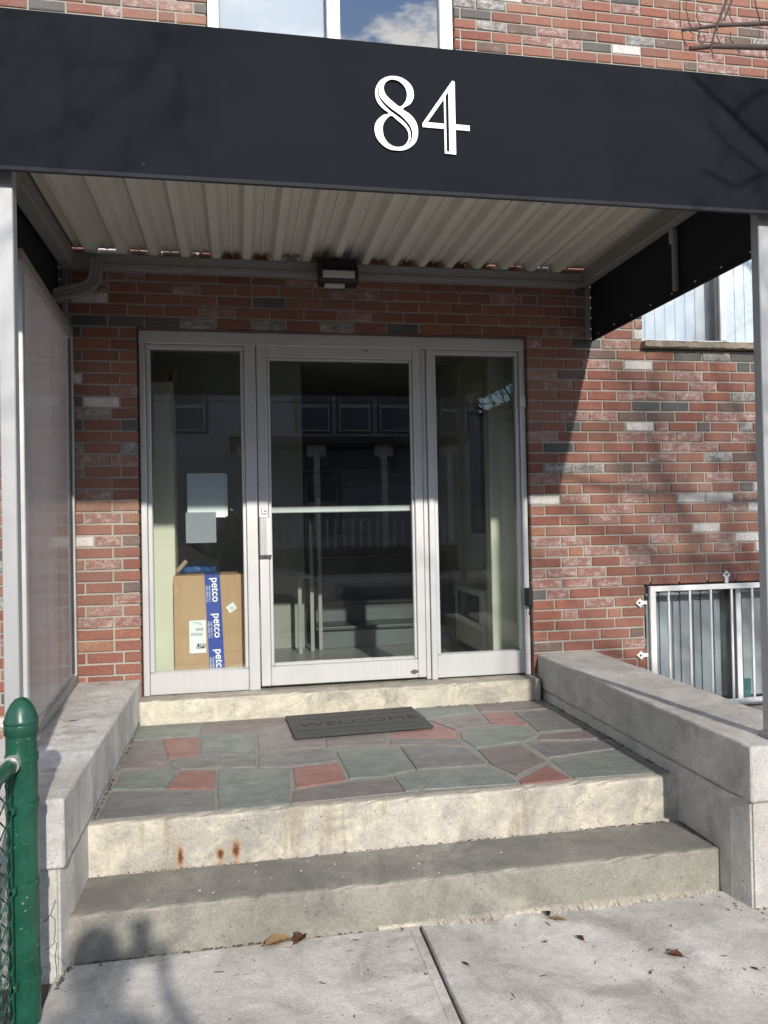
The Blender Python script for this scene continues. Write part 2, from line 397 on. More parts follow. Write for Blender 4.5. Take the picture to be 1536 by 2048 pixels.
def tube(bm, pts, rad, n=8, cap=True):
    """tapered tube through points"""
    pts = [Vector(p) for p in pts]
    if not isinstance(rad, (list, tuple)): rad = [rad]*len(pts)
    rings = []; prev = None
    for i, p in enumerate(pts):
        t = (pts[min(i+1, len(pts)-1)] - pts[max(i-1, 0)]).normalized()
        if prev is None:
            a = t.cross(Vector((0, 0, 1)) if abs(t.z) < .9 else Vector((1, 0, 0))).normalized()
        else: a = (prev - t*prev.dot(t)).normalized()
        prev = a; b = t.cross(a)
        rings.append([bm.verts.new(p + (a*math.cos(2*math.pi*j/n) + b*math.sin(2*math.pi*j/n))*rad[i]) for j in range(n)])
    for r0, r1 in zip(rings, rings[1:]):
        for j in range(n): bm.faces.new((r0[j], r0[(j+1) % n], r1[(j+1) % n], r1[j]))
    if cap:
        bm.faces.new(rings[0][::-1]); bm.faces.new(rings[-1])
def lathe(bm, prof, c, n=24):
    rings = []
    for r, z in prof:
        rings.append([bm.verts.new((c[0]+r*math.cos(2*math.pi*j/n), c[1]+r*math.sin(2*math.pi*j/n), c[2]+z)) for j in range(n)])
    for a, b in zip(rings, rings[1:]):
        for j in range(n): bm.faces.new((a[j], a[(j+1) % n], b[(j+1) % n], b[j]))
    bm.faces.new(rings[0][::-1]); bm.faces.new(rings[-1])
def slab(bm, poly, z0, z1, ch=.004):
    """prism of an xy polygon with a chamfered top edge"""
    n = len(poly); c = Vector((sum(p[0] for p in poly)/n, sum(p[1] for p in poly)/n))
    b = [bm.verts.new((x, y, z0)) for x, y in poly]; m = [bm.verts.new((x, y, z1-ch)) for x, y in poly]
    t = []
    for x, y in poly:
        d = (c-Vector((x, y))); d = d.normalized()*ch*1.5 if d.length > 1e-6 else d
        t.append(bm.verts.new((x+d.x, y+d.y, z1)))
    for u, v in ((b, m), (m, t)):
        for i in range(n): bm.faces.new((u[i], u[(i+1) % n], v[(i+1) % n], v[i]))
    bm.faces.new(t); bm.faces.new(b[::-1])
def curve_mesh(splines, depth, name):
    cu = bpy.data.curves.new(name, 'CURVE'); cu.dimensions = '2D'; cu.fill_mode = 'BOTH'; cu.extrude = depth
    for pts in splines:
        s = cu.splines.new('POLY'); s.points.add(len(pts)-1); s.use_cyclic_u = True
        for p, q in zip(s.points, pts): p.co = (q[0], q[1], 0, 1)
    o = bpy.data.objects.new('tmp', cu); COL.objects.link(o)
    me = bpy.data.meshes.new_from_object(o.evaluated_get(bpy.context.evaluated_depsgraph_get()))
    bpy.data.objects.remove(o); bpy.data.curves.remove(cu); me.materials.clear(); me.name = name; return me
def text_mesh(body, size, depth=.0006, name='lettering', bold=0., align='CENTER'):
    cu = bpy.data.curves.new(name, 'FONT'); cu.body = body; cu.size = size; cu.extrude = depth; cu.offset = bold
    cu.align_x = align; cu.align_y = 'CENTER'; cu.resolution_u = 4
    o = bpy.data.objects.new('tmp', cu); COL.objects.link(o)
    me = bpy.data.meshes.new_from_object(o.evaluated_get(bpy.context.evaluated_depsgraph_get()))
    bpy.data.objects.remove(o); bpy.data.curves.remove(cu); me.materials.clear(); me.name = name; return me
def catmull(pts, k=5):
    o = []; n = len(pts)
    for i in range(n):
        p0, p1, p2, p3 = (Vector(pts[(i+j) % n]) for j in (-1, 0, 1, 2))
        for s in range(k):
            t = s/k
            o.append(tuple(.5*((2*p1)+(p2-p0)*t+(2*p0-5*p1+4*p2-p3)*t*t+(3*p1-p0-3*p2+p3)*t**3)))
    return o

# outlines measured on the landing (x, y) and on the fascia (x, z), metres
STONES=[
('g',[(-1.22,-0.126),(-0.861,-0.143),(-0.861,-0.411),(-1.202,-0.405)]),
('p',[(-0.849,-0.131),(-0.384,-0.148),(-0.409,-0.262),(-0.565,-0.395),(-0.857,-0.357),(-0.852,-0.222)]),
('p',[(-1.2,-0.423),(-1.059,-0.441),(-0.979,-0.851),(-1.023,-0.922),(-1.194,-0.908)]),
('r',[(-1.053,-0.416),(-0.861,-0.434),(-0.849,-0.764),(-0.989,-0.778)]),
('g',[(-0.853,-0.376),(-0.571,-0.426),(-0.569,-0.815),(-0.835,-0.775)]),
('p',[(-0.556,-0.435),(-0.376,-0.235),(-0.372,-0.574),(-0.224,-0.594),(-0.227,-0.774),(-0.499,-0.786),(-0.553,-0.796)]),
('k',[(-0.972,-0.824),(-0.841,-0.808),(-0.576,-0.864),(-0.574,-1.031),(-0.92,-0.979),(-0.963,-0.934)]),
('k',[(-0.554,-0.835),(-0.223,-0.812),(-0.187,-0.908),(-0.195,-1.023),(-0.41,-1.065),(-0.563,-1.04)]),
('g',[(-1.188,-1.195),(-1.183,-0.934),(-0.938,-0.978),(-0.936,-1.069),(-0.965,-1.238)]),
('r',[(-0.918,-1),(-0.755,-1.04),(-0.762,-1.287),(-0.957,-1.24)]),
('k',[(-1.19,-1.548),(-1.187,-1.23),(-0.756,-1.321),(-0.747,-1.556)]),
('g',[(-0.741,-1.044),(-0.425,-1.095),(-0.45,-1.546),(-0.726,-1.549),(-0.741,-1.344)]),
('r',[(-0.406,-1.076),(-0.193,-1.063),(-0.186,-1.311),(-0.412,-1.364)]),
('p',[(-0.424,-1.402),(-0.18,-1.349),(0.014,-1.344),(0.028,-1.526),(-0.443,-1.547)]),
('g',[(-0.176,-0.876),(0.134,-0.875),(0.137,-1.245),(-0.014,-1.303),(-0.168,-1.296),(-0.175,-1.005)]),
('k',[(0.146,-0.878),(0.453,-0.976),(0.479,-1.259),(0.145,-1.244),(0.146,-0.934)]),
('p',[(-0.207,-0.639),(0.113,-0.609),(0.084,-0.8),(-0.216,-0.781)]),
('r',[(0.13,-0.681),(0.163,-0.617),(0.366,-0.571),(0.409,-0.452),(0.494,-0.675),(0.468,-0.778)]),
('p',[(0.098,-0.824),(0.128,-0.734),(0.458,-0.815),(0.455,-0.936)]),
('g',[(0.398,-0.101),(0.749,-0.106),(0.721,-0.287),(0.4,-0.361)]),
('p',[(0.763,-0.109),(1.157,-0.104),(1.18,-0.324),(0.747,-0.294)]),
('p',[(0.404,-0.404),(0.725,-0.344),(0.716,-0.579),(0.521,-0.626),(0.497,-0.638),(0.418,-0.429)]),
('r',[(0.743,-0.344),(0.909,-0.355),(0.908,-0.644),(0.724,-0.571)]),
('k',[(0.93,-0.36),(1.171,-0.357),(1.186,-0.79),(0.91,-0.793),(0.927,-0.614)]),
('g',[(0.517,-0.686),(0.707,-0.616),(0.894,-0.685),(0.875,-0.856),(0.76,-0.931),(0.508,-0.978),(0.483,-0.804)]),
('p',[(0.505,-1.017),(0.737,-0.988),(0.759,-1.269),(0.554,-1.43),(0.499,-1.253)]),
('r',[(0.542,-1.493),(0.74,-1.327),(0.77,-1.534),(0.535,-1.543)]),
('p',[(0.897,-0.848),(1.193,-0.829),(1.203,-0.981),(1.026,-0.974),(0.852,-0.933)]),
('k',[(0.78,-0.961),(1.184,-1.032),(1.19,-1.152),(0.794,-1.213)]),
('g',[(0.786,-1.255),(1.185,-1.175),(1.174,-1.539),(0.784,-1.528)]),
('g',[(0.108,-1.505),(0.227,-1.298),(0.473,-1.285),(0.533,-1.506),(0.516,-1.529)]),
('g',[(0.025,-1.316),(0.194,-1.306),(0.146,-1.438),(0.09,-1.512),(0.035,-1.513),(0.028,-1.385)]),
]
E8=[(-0.081,3.025),(-0.053,3.022),(-0.029,3.009),(-0.014,2.991),(-0.009,2.966),(-0.013,2.947),(-0.025,2.93),(-0.049,2.913),(-0.025,2.897),(-0.006,2.876),(0.003,2.85),(0.002,2.822),(-0.006,2.8),(-0.025,2.781),(-0.047,2.77),(-0.069,2.767),(-0.097,2.769),(-0.121,2.781),(-0.14,2.801),(-0.149,2.825),(-0.148,2.85),(-0.138,2.869),(-0.119,2.886),(-0.099,2.894),(-0.122,2.911),(-0.139,2.932),(-0.145,2.956),(-0.142,2.98),(-0.128,3.004),(-0.106,3.019)]
E8a=[(-0.081,3.013),(-0.062,3.009),(-0.045,2.996),(-0.035,2.978),(-0.034,2.956),(-0.041,2.937),(-0.059,2.92),(-0.08,2.933),(-0.102,2.951),(-0.112,2.966),(-0.115,2.982),(-0.109,2.999),(-0.095,3.01)]
E8b=[(-0.089,2.886),(-0.067,2.87),(-0.046,2.854),(-0.033,2.836),(-0.03,2.817),(-0.036,2.798),(-0.05,2.784),(-0.069,2.779),(-0.088,2.782),(-0.105,2.793),(-0.117,2.811),(-0.121,2.832),(-0.119,2.854),(-0.107,2.874)]
E8c=[(-0.123,2.997),(-0.132,2.978),(-0.132,2.959),(-0.125,2.944),(-0.108,2.926),(-0.086,2.909),(-0.061,2.893),(-0.04,2.875),(-0.025,2.857),(-0.017,2.835),(-0.019,2.813),(-0.026,2.796),(-0.04,2.784),(-0.027,2.801),(-0.023,2.818),(-0.025,2.839),(-0.036,2.858),(-0.051,2.873),(-0.073,2.889),(-0.097,2.905),(-0.116,2.923),(-0.129,2.94),(-0.136,2.959),(-0.135,2.978)]
F4=[(0.13,3.026),(0.139,3.023),(0.139,2.873),(0.19,2.872),(0.19,2.853),(0.139,2.854),(0.139,2.766),(0.098,2.768),(0.098,2.854),(0.02,2.855),(0.02,2.868)]
F4a=[(0.098,2.958),(0.099,2.872),(0.038,2.873)]
F4b=[(0.105,2.971),(0.115,2.985),(0.115,2.774),(0.105,2.776)]

# ================================================================== SETTING: ground
bm = bmesh.new(); v = [bm.verts.new(p) for p in ((-150, -200, -.16), (150, -200, -.16), (150, 60, -.16), (-150, 60, -.16))]; bm.faces.new(v)
tag(fin(bm, 'ground', 'dirt'), kind='structure')
box('yard_soil', 'dirt', -9, -1.30, -3.95, .005, -.155, -.075, bev=0)
tag(bpy.data.objects['yard_soil'], kind='structure')
box('side_yard', 'dirt', 1.62, 9, -1.95, .005, -.155, .10, bev=0); tag(bpy.data.objects['side_yard'], kind='structure')
box('road', 'asphalt', -60, 60, -14.2, -5.80, -.158, -.118, bev=0); tag(bpy.data.objects['road'], kind='structure')
box('kerb', 'concrete_cap', -60, 60, -5.79, -5.64, -.157, .0, bev=.01); tag(bpy.data.objects['kerb'], kind='structure')
box('far_pavement', 'concrete_walk', -60, 60, -17.2, -14.21, -.157, .0, bev=.01); tag(bpy.data.objects['far_pavement'], kind='structure')
walk = tag(box('pavement', 'dirt', -40, 40, -5.63, -1.86, -.156, -.022, bev=0), kind='structure')
JX = [-13.9, -12.4, -10.9, -9.4, -7.9, -6.3, -4.8, -3.2, -1.262, -.004, 1.6, 3.2, 4.8, 6.3, 7.9, 9.4, 10.9, 12.4, 13.9]
for a, b in zip(JX, JX[1:]):
    ya = -1.911 if -1.3 < a < 1.3 else -4.0 if b < -1.2 else -1.99
    for y0, y1 in (((-3.78, ya), (-5.62, -3.79)) if ya > -3.9 else ((-5.62, ya),)):
        bm = bmesh.new(); bbox(bm, a+.005, b-.005, y0, y1, -.08, 0, .006, 2)
        fin(bm, 'paving_slab', 'concrete_walk', walk)
# tooled bands either side of the middle joint
for x0, x1 in ((-.046, -.012), (.004, .040)):
    bm = bmesh.new(); bbox(bm, x0, x1, -3.78, -1.93, -.01, .0035, .0033, 2); fin(bm, 'joint_band', 'concrete_walk', walk)
# crumbling mortar fillet along the foot of the bottom step
bm = bmesh.new(); rows = []; n_ = 260; w_ = .012
for i in range(n_+1):
    x = -.16+1.36*i/n_; w_ = min(.034, max(.004, w_+rnd.uniform(-.005, .005))); big_ = .05*max(0, 1-abs(x-.2)/.22)*rnd.random()+(.02 if x > .5 else 0)*rnd.random()
    ww = w_+big_; hh = .006+.25*w_+rnd.uniform(0, .005)
    rows.append([bm.verts.new(p) for p in ((x, -1.895, hh), (x, -1.903-ww*.35, hh*.75), (x+rnd.uniform(-.002, .002), -1.903-ww*.8, .004+rnd.uniform(0, .003)), (x, -1.904-ww, -.004), (x, -1.895, -.004))])
for a, b in zip(rows, rows[1:]):
    for j in range(5): bm.faces.new((a[j], a[(j+1) % 5], b[(j+1) % 5], b[j]))
tag(fin(bm, 'mortar_fillet', 'concrete_riser'), 'ragged pale mortar strip along the foot of the bottom step', 'mortar', kind='stuff')
bm = bmesh.new()
for i in range(70):
    x, y = rnd.uniform(-1.1, 1.3), -1.95-rnd.random()**2*.7; s = rnd.uniform(.0012, .004)
    if rnd.random() < .3: x, y = rnd.uniform(-1.1, 1.15), rnd.uniform(-1.88, -1.62)
    bmesh.ops.create_icosphere(bm, subdivisions=1, radius=s, matrix=Matrix.Translation((x, y, .001 if y < -1.91 else .1635)) @ Matrix.Diagonal((1.3, 1, .7, 1)))
tag(fin(bm, 'grit', 'concrete_cap'), 'scattered pale grit on the paving and bottom step', 'grit', kind='stuff')

bm = bmesh.new()
for i in range(110):
    x, y = rnd.uniform(-1.15, 1.5), -1.93-rnd.random()**1.5*.75; s = rnd.uniform(.0015, .005); a = rnd.uniform(0, 3.1)
    if rnd.random() < .35: x = rnd.uniform(.6, 1.5)
    if rnd.random() < .25: y = -1.915
    bmesh.ops.create_icosphere(bm, subdivisions=1, radius=s, matrix=Matrix.Translation((x, y, .0012)) @ Matrix.Rotation(a, 4, 'Z') @ Matrix.Diagonal((rnd.uniform(1, 4.5), .7, .35, 1)))
tag(fin(bm, 'leaf_crumbs', 'leaf_grey'), 'tiny dark crumbs of leaf and twig on the paving', 'debris', kind='stuff')

# ================================================================== BUILDING
bld = thing('brick_building', 'red brick apartment building with whitewashed and charcoal bricks', 'building', (0, .2, 0))
PITCH = .0673; Z0 = 2.613; BL = .206
# openings: x0, x1, z0, z1
DOOR = (-1.205, 1.197, .10, 2.652); UPW = (-.775, .76, 3.93, 5.55); RW = (2.0, 3.30, 2.588, 3.80); BW = (1.975, 3.30, .19, 1.045)
OPEN = [DOOR, UPW, RW, BW]
XA, XB, ZA, ZB = -4.6, 5.6, -.13, 6.2
xs = sorted({XA, XB, *[q for o in OPEN for q in (o[0]-.006, o[1]+.006)]}); zs = sorted({ZA, ZB, *[q for o in OPEN for q in (o[2]-.006, o[3]+.006)]})
bm = bmesh.new()
for a, b in zip(xs, xs[1:]):
    for c, d in zip(zs, zs[1:]):
        mxx, mzz = (a+b)/2, (c+d)/2
        if any(o[0] < mxx < o[1] and o[2] < mzz < o[3] for o in OPEN): continue
        bbox(bm, a, b, .007, .30, c, d)
bmesh.ops.remove_doubles(bm, verts=bm.verts, dist=1e-5)
wall = fin(bm, 'wall', 'mortar', bld)
# plain masonry above, beside and behind the part that can be seen
for n, x0, x1, z0, z1, y0, y1 in (('wall_wing', -14, XA, -.13, 9.5, .007, .3), ('wall_wing', XB, 14, -.13, 9.5, .007, .3), ('wall_wing', XA, XB, ZB, 9.5, .007, .3)):
    box(n, 'brick_R', x0, x1, y0, y1, z0, z1, bld, bev=0)
box('roof', 'roof_shingle', -14, 14, .0, 12, 9.5, 9.7, bld, bev=0)
for x0, x1, y0, y1 in ((-14, -13.8, .31, 12), (13.8, 14, .31, 12), (-13.8, 13.8, 11.8, 12)): box('rear_wall', 'brick_R', x0, x1, y0, y1, -.13, 9.49, bld, bev=0)

# bricks of the rows as they lie in the photograph; capital = stretcher, small = header, ' = three quarters
RIGHT = {0: "pRDPo", 1: "RRBRRDGD", 2: "rR'rPoWrRrRd", 3: "PBRROPRR", 4: "rPRRRRPRR", 5: "RRRPPPRG", 6: "rRRRDDRBR", 7: "RPPBBRPP", 8: "rR'dRoWpRdRg",
 9: "PRRPPPRP", 10: "rDRRRPPRR", 11: "RRRRPRGB", 12: "rGGBBRRRp", 13: "POR PRRPR", 14: "oR'oRoPoRoRd", 15: "WPRPOWWP", 16: "oRRPRRRPW", 17: "RRPRPROO", 18: "oORRRRWRR",
 19: "PPRRPOPW", 20: "oP'oPpPoOoPr", 21: "RPRPRRRR", 22: "pPPRRRRR", 23: "PPPRRRRR", 24: "dP'RRR", 25: "R'RPRR", 26: "RpRoRR", 27: "R'RRRR", 28: "rR'RRb", 29: "BRRPR", 30: "RRRRrR", 31: "rRRRRR"}
PIER = {0: "dRr", 1: "RR'", 2: "bRr", 3: "RR'", 4: "wRr", 5: "RP'", 6: "dWr", 7: "GR'", 8: "dRd", 9: "RR'", 10: "gRg", 11: "PP'", 12: "gRr", 13: "RR'", 14: "PR'", 15: "OO'", 16: "rPo", 17: "RR'",
 18: "WP'b", 19: "RR'", 20: "oPr", 21: "RR'", 22: "rRb", 23: "RP'", 24: "rPo", 25: "PP'", 26: "RR'", 27: "OR'", 28: "rRr", 29: "RR'", 30: "RRr", 31: "RR'"}
OVER = {-1: (-1.57, "DDDGRGRGRDRRRRPPRW"), -2: (-1.46, "RRRPRRRPRRRRRRRRo"), -3: (-1.36, "RRRRDRRRRRRRRRBRR"), -4: (-1.56, "dpr'RP'RrR'RrpPrRRRPrR"), -5: (-1.36, "PRRRRPRRRRRRRRD")}
def toks(s):
    o = []
    for c in s:
        if c == "'": o[-1] = (o[-1][0], BL*.75)
        elif c != ' ': o.append((c.upper(), BL if c.isupper() else BL/2))
    return o
def rtype(): return rnd.choices('ROPWGDB', (46, 10, 26, 7, 4, 4, 3))[0]
bricks = []                                # x0, x1, row, type
def add(x0, x1, k, t):
    z = Z0 - PITCH*k
    segs = [(x0+.0057, x1-.0057)]
    for o in OPEN:
        if o[2]-.02 < z < o[3]+.02:
            ns_ = []
            for a, b in segs:
                if b <= o[0] or a >= o[1]: ns_.append((a, b)); continue
                if a < o[0]: ns_.append((a, o[0]))
                if b > o[1]: ns_.append((o[1], b))
            segs = ns_
    for a, b in segs:
        if b-a > .022: bricks.append((a, b, k, t))
for k_ in range(-39, 41):
    z = Z0 - PITCH*k_
    sub = lambda x, d, lim: None
    if k_ in RIGHT:
        x = 1.192
        for t, l in toks(RIGHT[k_]): add(x, x+l, k_, t); x += l
        while x < 4.0: add(x, x+BL, k_, rtype()); x += BL
        x = -1.20
        for t, l in toks(PIER[k_])[::-1]: add(x-l, x, k_, t); x -= l
        while x > -2.9: add(x-BL, x, k_, rtype()); x -= BL
    else:
        st, seq = OVER.get(k_, (-1.57 + (k_ % 2)*BL/2, ""))
        x = st
        for t, l in toks(seq): add(x, x+l, k_, t); x += l
        if not seq and k_ % 6 == 2:
            while x < 4.0:
                for l in (BL, BL/2): add(x, x+l, k_, rtype()); x += l
        while x < 4.0: add(x, x+BL, k_, rtype()); x += BL
        x = st
        while x > -2.9: add(x-BL, x, k_, rtype()); x -= BL
def brick_geo(bm, a, b, z, mi, dy=0., j=.0021):
    h = (PITCH-.0118)/2
    q = lambda: rnd.uniform(-j, j)
    c = .0035
    f = [(a+c+q(), z-h+c+q()), (b-c+q(), z-h+c+q()), (b-c+q(), z+h-c+q()), (a+c+q(), z+h-c+q())]
    o = [(a, z-h+q()), (b, z-h+q()), (b, z+h+q()), (a, z+h+q())]
    v0 = [bm.verts.new((x, dy, zz)) for x, zz in f]; v1 = [bm.verts.new((x, dy+c, zz)) for x, zz in o]; v2 = [bm.verts.new((x, .085, zz)) for x, zz in o]
    fs = [bm.faces.new(v0)]
    for u, w in ((v0, v1), (v1, v2)):
        for i in range(4): fs.append(bm.faces.new((u[i], w[i], w[(i+1) % 4], u[(i+1) % 4])))
    for q_ in fs: q_.material_index = mi
camp = cam.matrix_world.translation
def inview(a, b, k):
    z = Z0-PITCH*k; x = (a+b)/2
    d = Vector((x, 0, z))-camp; zz = d.dot(f2); u = 768+1563.6*d.dot(r3)/zz; v_ = 1024-1563.6*d.dot(u3)/zz
    if not (0 <= u <= 1536 and 0 <= v_ <= 2048): return None
    if -1.62 < x < -1.2 and z > .62: return zz if k >= 0 else None
    if x > 1.19 and z > .60 and u < 1508 and (k >= 1 or u > 1180 and k >= 0 or x < 1.6 and k >= 0): return zz
    return None
cand = sorted([(inview(a, b, k), i) for i, (a, b, k, t) in enumerate(bricks) if inview(a, b, k) is not None and b-a > .07])
single = {i for _, i in cand[:300]}
shared = {}
for i in sorted(single):
    a, b, k, t = bricks[i]
    w = round((b-a)/.008)*.008
    key = (w, t, rnd.randrange(2))
    if key not in shared:
        bm = bmesh.new(); brick_geo(bm, -w/2, w/2, 0, 0); bmesh.ops.recalc_face_normals(bm, faces=bm.faces)
        me = bpy.data.meshes.new('brick'); bm.to_mesh(me); bm.free(); me.materials.append(MATS['brick_'+t]); shared[key] = me
    o = link('brick', shared[key], None, wall, Vector(((a+b)/2, rnd.uniform(-.002, .001), Z0-PITCH*k+rnd.uniform(-.0008, .0008)))-base(wall))
    o.rotation_euler = (rnd.uniform(-.006, .006), rnd.uniform(-.005, .005), rnd.uniform(-.004, .004)); o.scale.x = (b-a)/w
bm = bmesh.new()
for i, (a, b, k, t) in enumerate(bricks):
    if i not in single: brick_geo(bm, a, b, Z0-PITCH*k, BT.index(t), rnd.uniform(-.002, .001))
tag(fin(bm, 'bricks', ['brick_'+c for c in BT], wall), kind='stuff')
box('lintel', 'brick_B', -1.30, 1.30, .012, .10, 2.6445, 2.6505, bld, bev=0)

# ------------------------------------------------------------------ entrance frame and door
fr = box('door_frame', 'aluminium', -1.200, 1.192, .035, .135, 2.565, 2.642, bld, .003)
for x0, x1, y0 in ((-1.198, -1.163, .034), (-.588, -.522, .036), (.540, .577, .036), (1.155, 1.190, .034)):
    box('mullion', 'aluminium', x0, x1, y0, .133, .487, 2.5655, fr, .003)
for x0, x1, a, b in ((-1.162, -.589, .489, .617), (.578, 1.154, .496, .640)):
    box('bottom_rail', 'aluminium', x0, x1, .046, .125, a, b, fr, .003)
    for s0, s1, c, d in ((x0, x0+.026, b+.001, 2.535), (x1-.022, x1, b+.001, 2.535), (x0, x1, 2.5355, 2.564)):
        box('glazing_bead', 'aluminium', s0, s1, .055, .12, c, d, fr, .004)
    pn = box('pane', 'glass', x0+.02, x1-.016, .084, .090, b-.01, 2.545, fr, 0)
door = bld_door = box('door', 'aluminium', -.516, -.457, .040, .096, .506, 2.572, bld, .004)
for nm, x0, x1, z0, z1 in (('stile', .452, .505, .506, 2.572), ('top_rail', -.4565, .4515, 2.497, 2.572), ('bottom_rail', -.4565, .4515, .506, .622)):
    box(nm, 'aluminium', x0, x1, .041, .095, z0, z1, door, .004)
box('stile', 'aluminium', .508, .537, .050, .11, .49, 2.563, door, .003)
for x0, x1, z0, z1 in ((-.4555, -.437, .623, 2.496), (.434, .4505, .623, 2.496), (-.436, .433, 2.480, 2.496), (-.436, .433, .6225, .638)):
    box('glazing_bead', 'aluminium', x0, x1, .052, .088, z0, z1, door, .003)
box('pane', 'glass', -.447, .444, .069, .075, .628, 2.49, door, 0)
bm = bmesh.new(); bbox(bm, -.514, -.440, -.02, .040, 1.296, 1.527, .004)
for i in range(4): bbox(bm, -.509+i*.010, -.503+i*.010, -.025, -.0195, 1.30, 1.523, .002)
fin(bm, 'pull_handle', 'aluminium', door)
bm = bmesh.new()
q = Matrix.Translation((-.488, .036, 1.722)) @ Matrix.Rotation(R(90), 4, 'X'); bmesh.ops.create_cone(bm, cap_ends=True, segments=20, radius1=.019, radius2=.016, depth=.014, matrix=q)
q = Matrix.Translation((-.488, .028, 1.722)) @ Matrix.Rotation(R(90), 4, 'X'); bmesh.ops.create_cone(bm, cap_ends=True, segments=16, radius1=.010, radius2=.010, depth=.006, matrix=q)
fin(bm, 'lock_cylinder', 'zinc', door)
bm = bmesh.new(); bbox(bm, -.500, -.466, .030, .040, 1.545, 1.583, .003); bbox(bm, -.486, -.470, .02, .031, 1.560, 1.572, .003); fin(bm, 'latch_guard', 'zinc', door)
bm = bmesh.new(); bbox(bm, -.452, .47, .10, .122, 1.548, 1.588, .005); bbox(bm, -.47, -.45, .09, .12, 1.54, 1.595, .003); bbox(bm, .45, .49, .09, .12, 1.54, 1.595, .003); fin(bm, 'push_bar', 'aluminium', door)
bm = bmesh.new(); bbox(bm, -.02, .02, .10, .14, 2.50, 2.54, .004); tube(bm, [(.0, .13, 2.50), (.12, .2, 2.505), (.24, .14, 2.51)], .009, 6); fin(bm, 'door_closer', 'aluminium', door)
for x in (.148, .166):
    bm = bmesh.new(); bmesh.ops.create_cone(bm, cap_ends=True, segments=10, radius1=.0055, radius2=.0055, depth=.004, matrix=Matrix.Translation((x, .0405, 2.548)) @ Matrix.Rotation(R(90), 4, 'X')); fin(bm, 'screw_hole', 'black_paint', door)
bm = bmesh.new(); p_ = [(.40, .548), (.425, .560), (.452, .551), (.452, .540), (.425, .528), (.405, .538)]
f_ = bm.faces.new([bm.verts.new((x, .0385, z)) for x, z in p_]); e_ = bmesh.ops.extrude_face_region(bm, geom=[f_]); bmesh.ops.translate(bm, verts=[g for g in e_['geom'] if isinstance(g, bmesh.types.BMVert)], vec=(0, .004, 0)); fin(bm, 'maker_badge', 'leaf_grey', door)
# strike plate and little contact box on the right jamb
bm = bmesh.new(); bbox(bm, 1.150, 1.190, .022, .036, 2.20, 2.275, .003); fin(bm, 'hinge_plate', 'aluminium', fr)
bm = bmesh.new(); bbox(bm, 1.150, 1.192, -.022, .030, .93, 1.045, .006); tube(bm, [(1.17, -.01, .935), (1.172, -.012, .90), (1.166, -.01, .875)], .004, 6); fin(bm, 'contact_box', 'black_paint', fr)

# ------------------------------------------------------------------ windows
def blinds(par, x0, x1, y, z0, z1, mat, w=.085, ang=18):
    x = x0
    while x < x1:
        bm = bmesh.new(); c = Vector((x+w/2, y, 0)); a = R(ang)
        n = 4; pr = []
        for i in range(n+1):
            s = (i/n-.5)*w; bow = .006*(1-(2*i/n-1)**2)
            pr.append((c.x+s*math.cos(a)-bow*math.sin(a), c.y+s*math.sin(a)-bow*math.cos(a)))
        lo = [bm.verts.new((p[0], p[1], z0)) for p in pr]; hi = [bm.verts.new((p[0], p[1], z1)) for p in pr]
        lo2 = [bm.verts.new((p[0], p[1]+.0015, z0)) for p in pr]; hi2 = [bm.verts.new((p[0], p[1]+.0015, z1)) for p in pr]
        for i in range(n): bm.faces.new((lo[i], lo[i+1], hi[i+1], hi[i])); bm.faces.new((lo2[i+1], lo2[i], hi2[i], hi2[i+1]))
        fin(bm, 'blind_slat', mat, par, True); x += w*.86
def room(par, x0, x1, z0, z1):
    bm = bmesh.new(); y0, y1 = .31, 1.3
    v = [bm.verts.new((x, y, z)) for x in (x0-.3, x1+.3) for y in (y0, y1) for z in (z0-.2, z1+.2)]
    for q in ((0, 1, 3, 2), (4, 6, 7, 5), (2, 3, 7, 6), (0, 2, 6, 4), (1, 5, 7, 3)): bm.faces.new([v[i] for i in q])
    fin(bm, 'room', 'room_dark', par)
# upper window
uw = box('window', 'white_frame', -.770, -.703, .022, .12, 3.935, 5.545, bld, .004)
for x0, x1 in ((-.045, -.012), (-.010, .034), (.672, .755)): box('mullion', 'white_frame', x0, x1, .024, .118, 3.99, 5.49, uw, .004)
for z0, z1 in ((3.936, 3.988), (5.492, 5.544)): box('frame_rail', 'white_frame', -.702, .7555, .023, .119, z0, z1, uw, .004)
box('pane', 'glass_window', -.708, -.040, .075, .081, 3.98, 5.5, uw, 0); box('pane', 'glass_sky', .030, .676, .060, .066, 3.98, 5.5, uw, 0)
box('roller_blind', 'blind_grey', -.70, -.05, .13, .133, 3.99, 5.49, uw, 0)
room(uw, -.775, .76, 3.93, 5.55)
# first-floor window on the right
rw = box('window', 'white_frame', 2.003, 2.018, .035, .13, 2.640, 3.795, bld, .003)
for x0, x1, m, y0 in ((2.557, 2.588, 'dark_frame', .05), (2.590, 2.636, 'white_frame', .03), (3.27, 3.297, 'white_frame', .035)): box('mullion', m, x0, x1, y0, .128, 2.662, 3.76, rw, .003)
for z0, z1 in ((2.6395, 2.661), (3.761, 3.796)): box('frame_rail', 'white_frame', 2.0185, 3.2965, .034, .129, z0, z1, rw, .003)
box('pane', 'glass_window', 2.015, 2.56, .080, .085, 2.655, 3.77, rw, 0); box('pane', 'glass_window', 2.63, 3.275, .062, .067, 2.655, 3.77, rw, 0)
blinds(rw, 2.02, 3.25, .145, 2.665, 3.75, 'blind', .088, 5)
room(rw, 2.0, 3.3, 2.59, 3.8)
bm = bmesh.new(); bbox(bm, 1.985, 3.32, -.055, .10, 2.592, 2.634, .004, 2)
bmesh.ops.subdivide_edges(bm, edges=[e for e in bm.edges if e.calc_length() > .5], cuts=60)
for v in bm.verts:
    if v.co.y < -.04: v.co.y += rnd.uniform(-.006, .006); v.co.z += rnd.uniform(-.003, .003)
fin(bm, 'window_sill', 'sill_stone', rw)
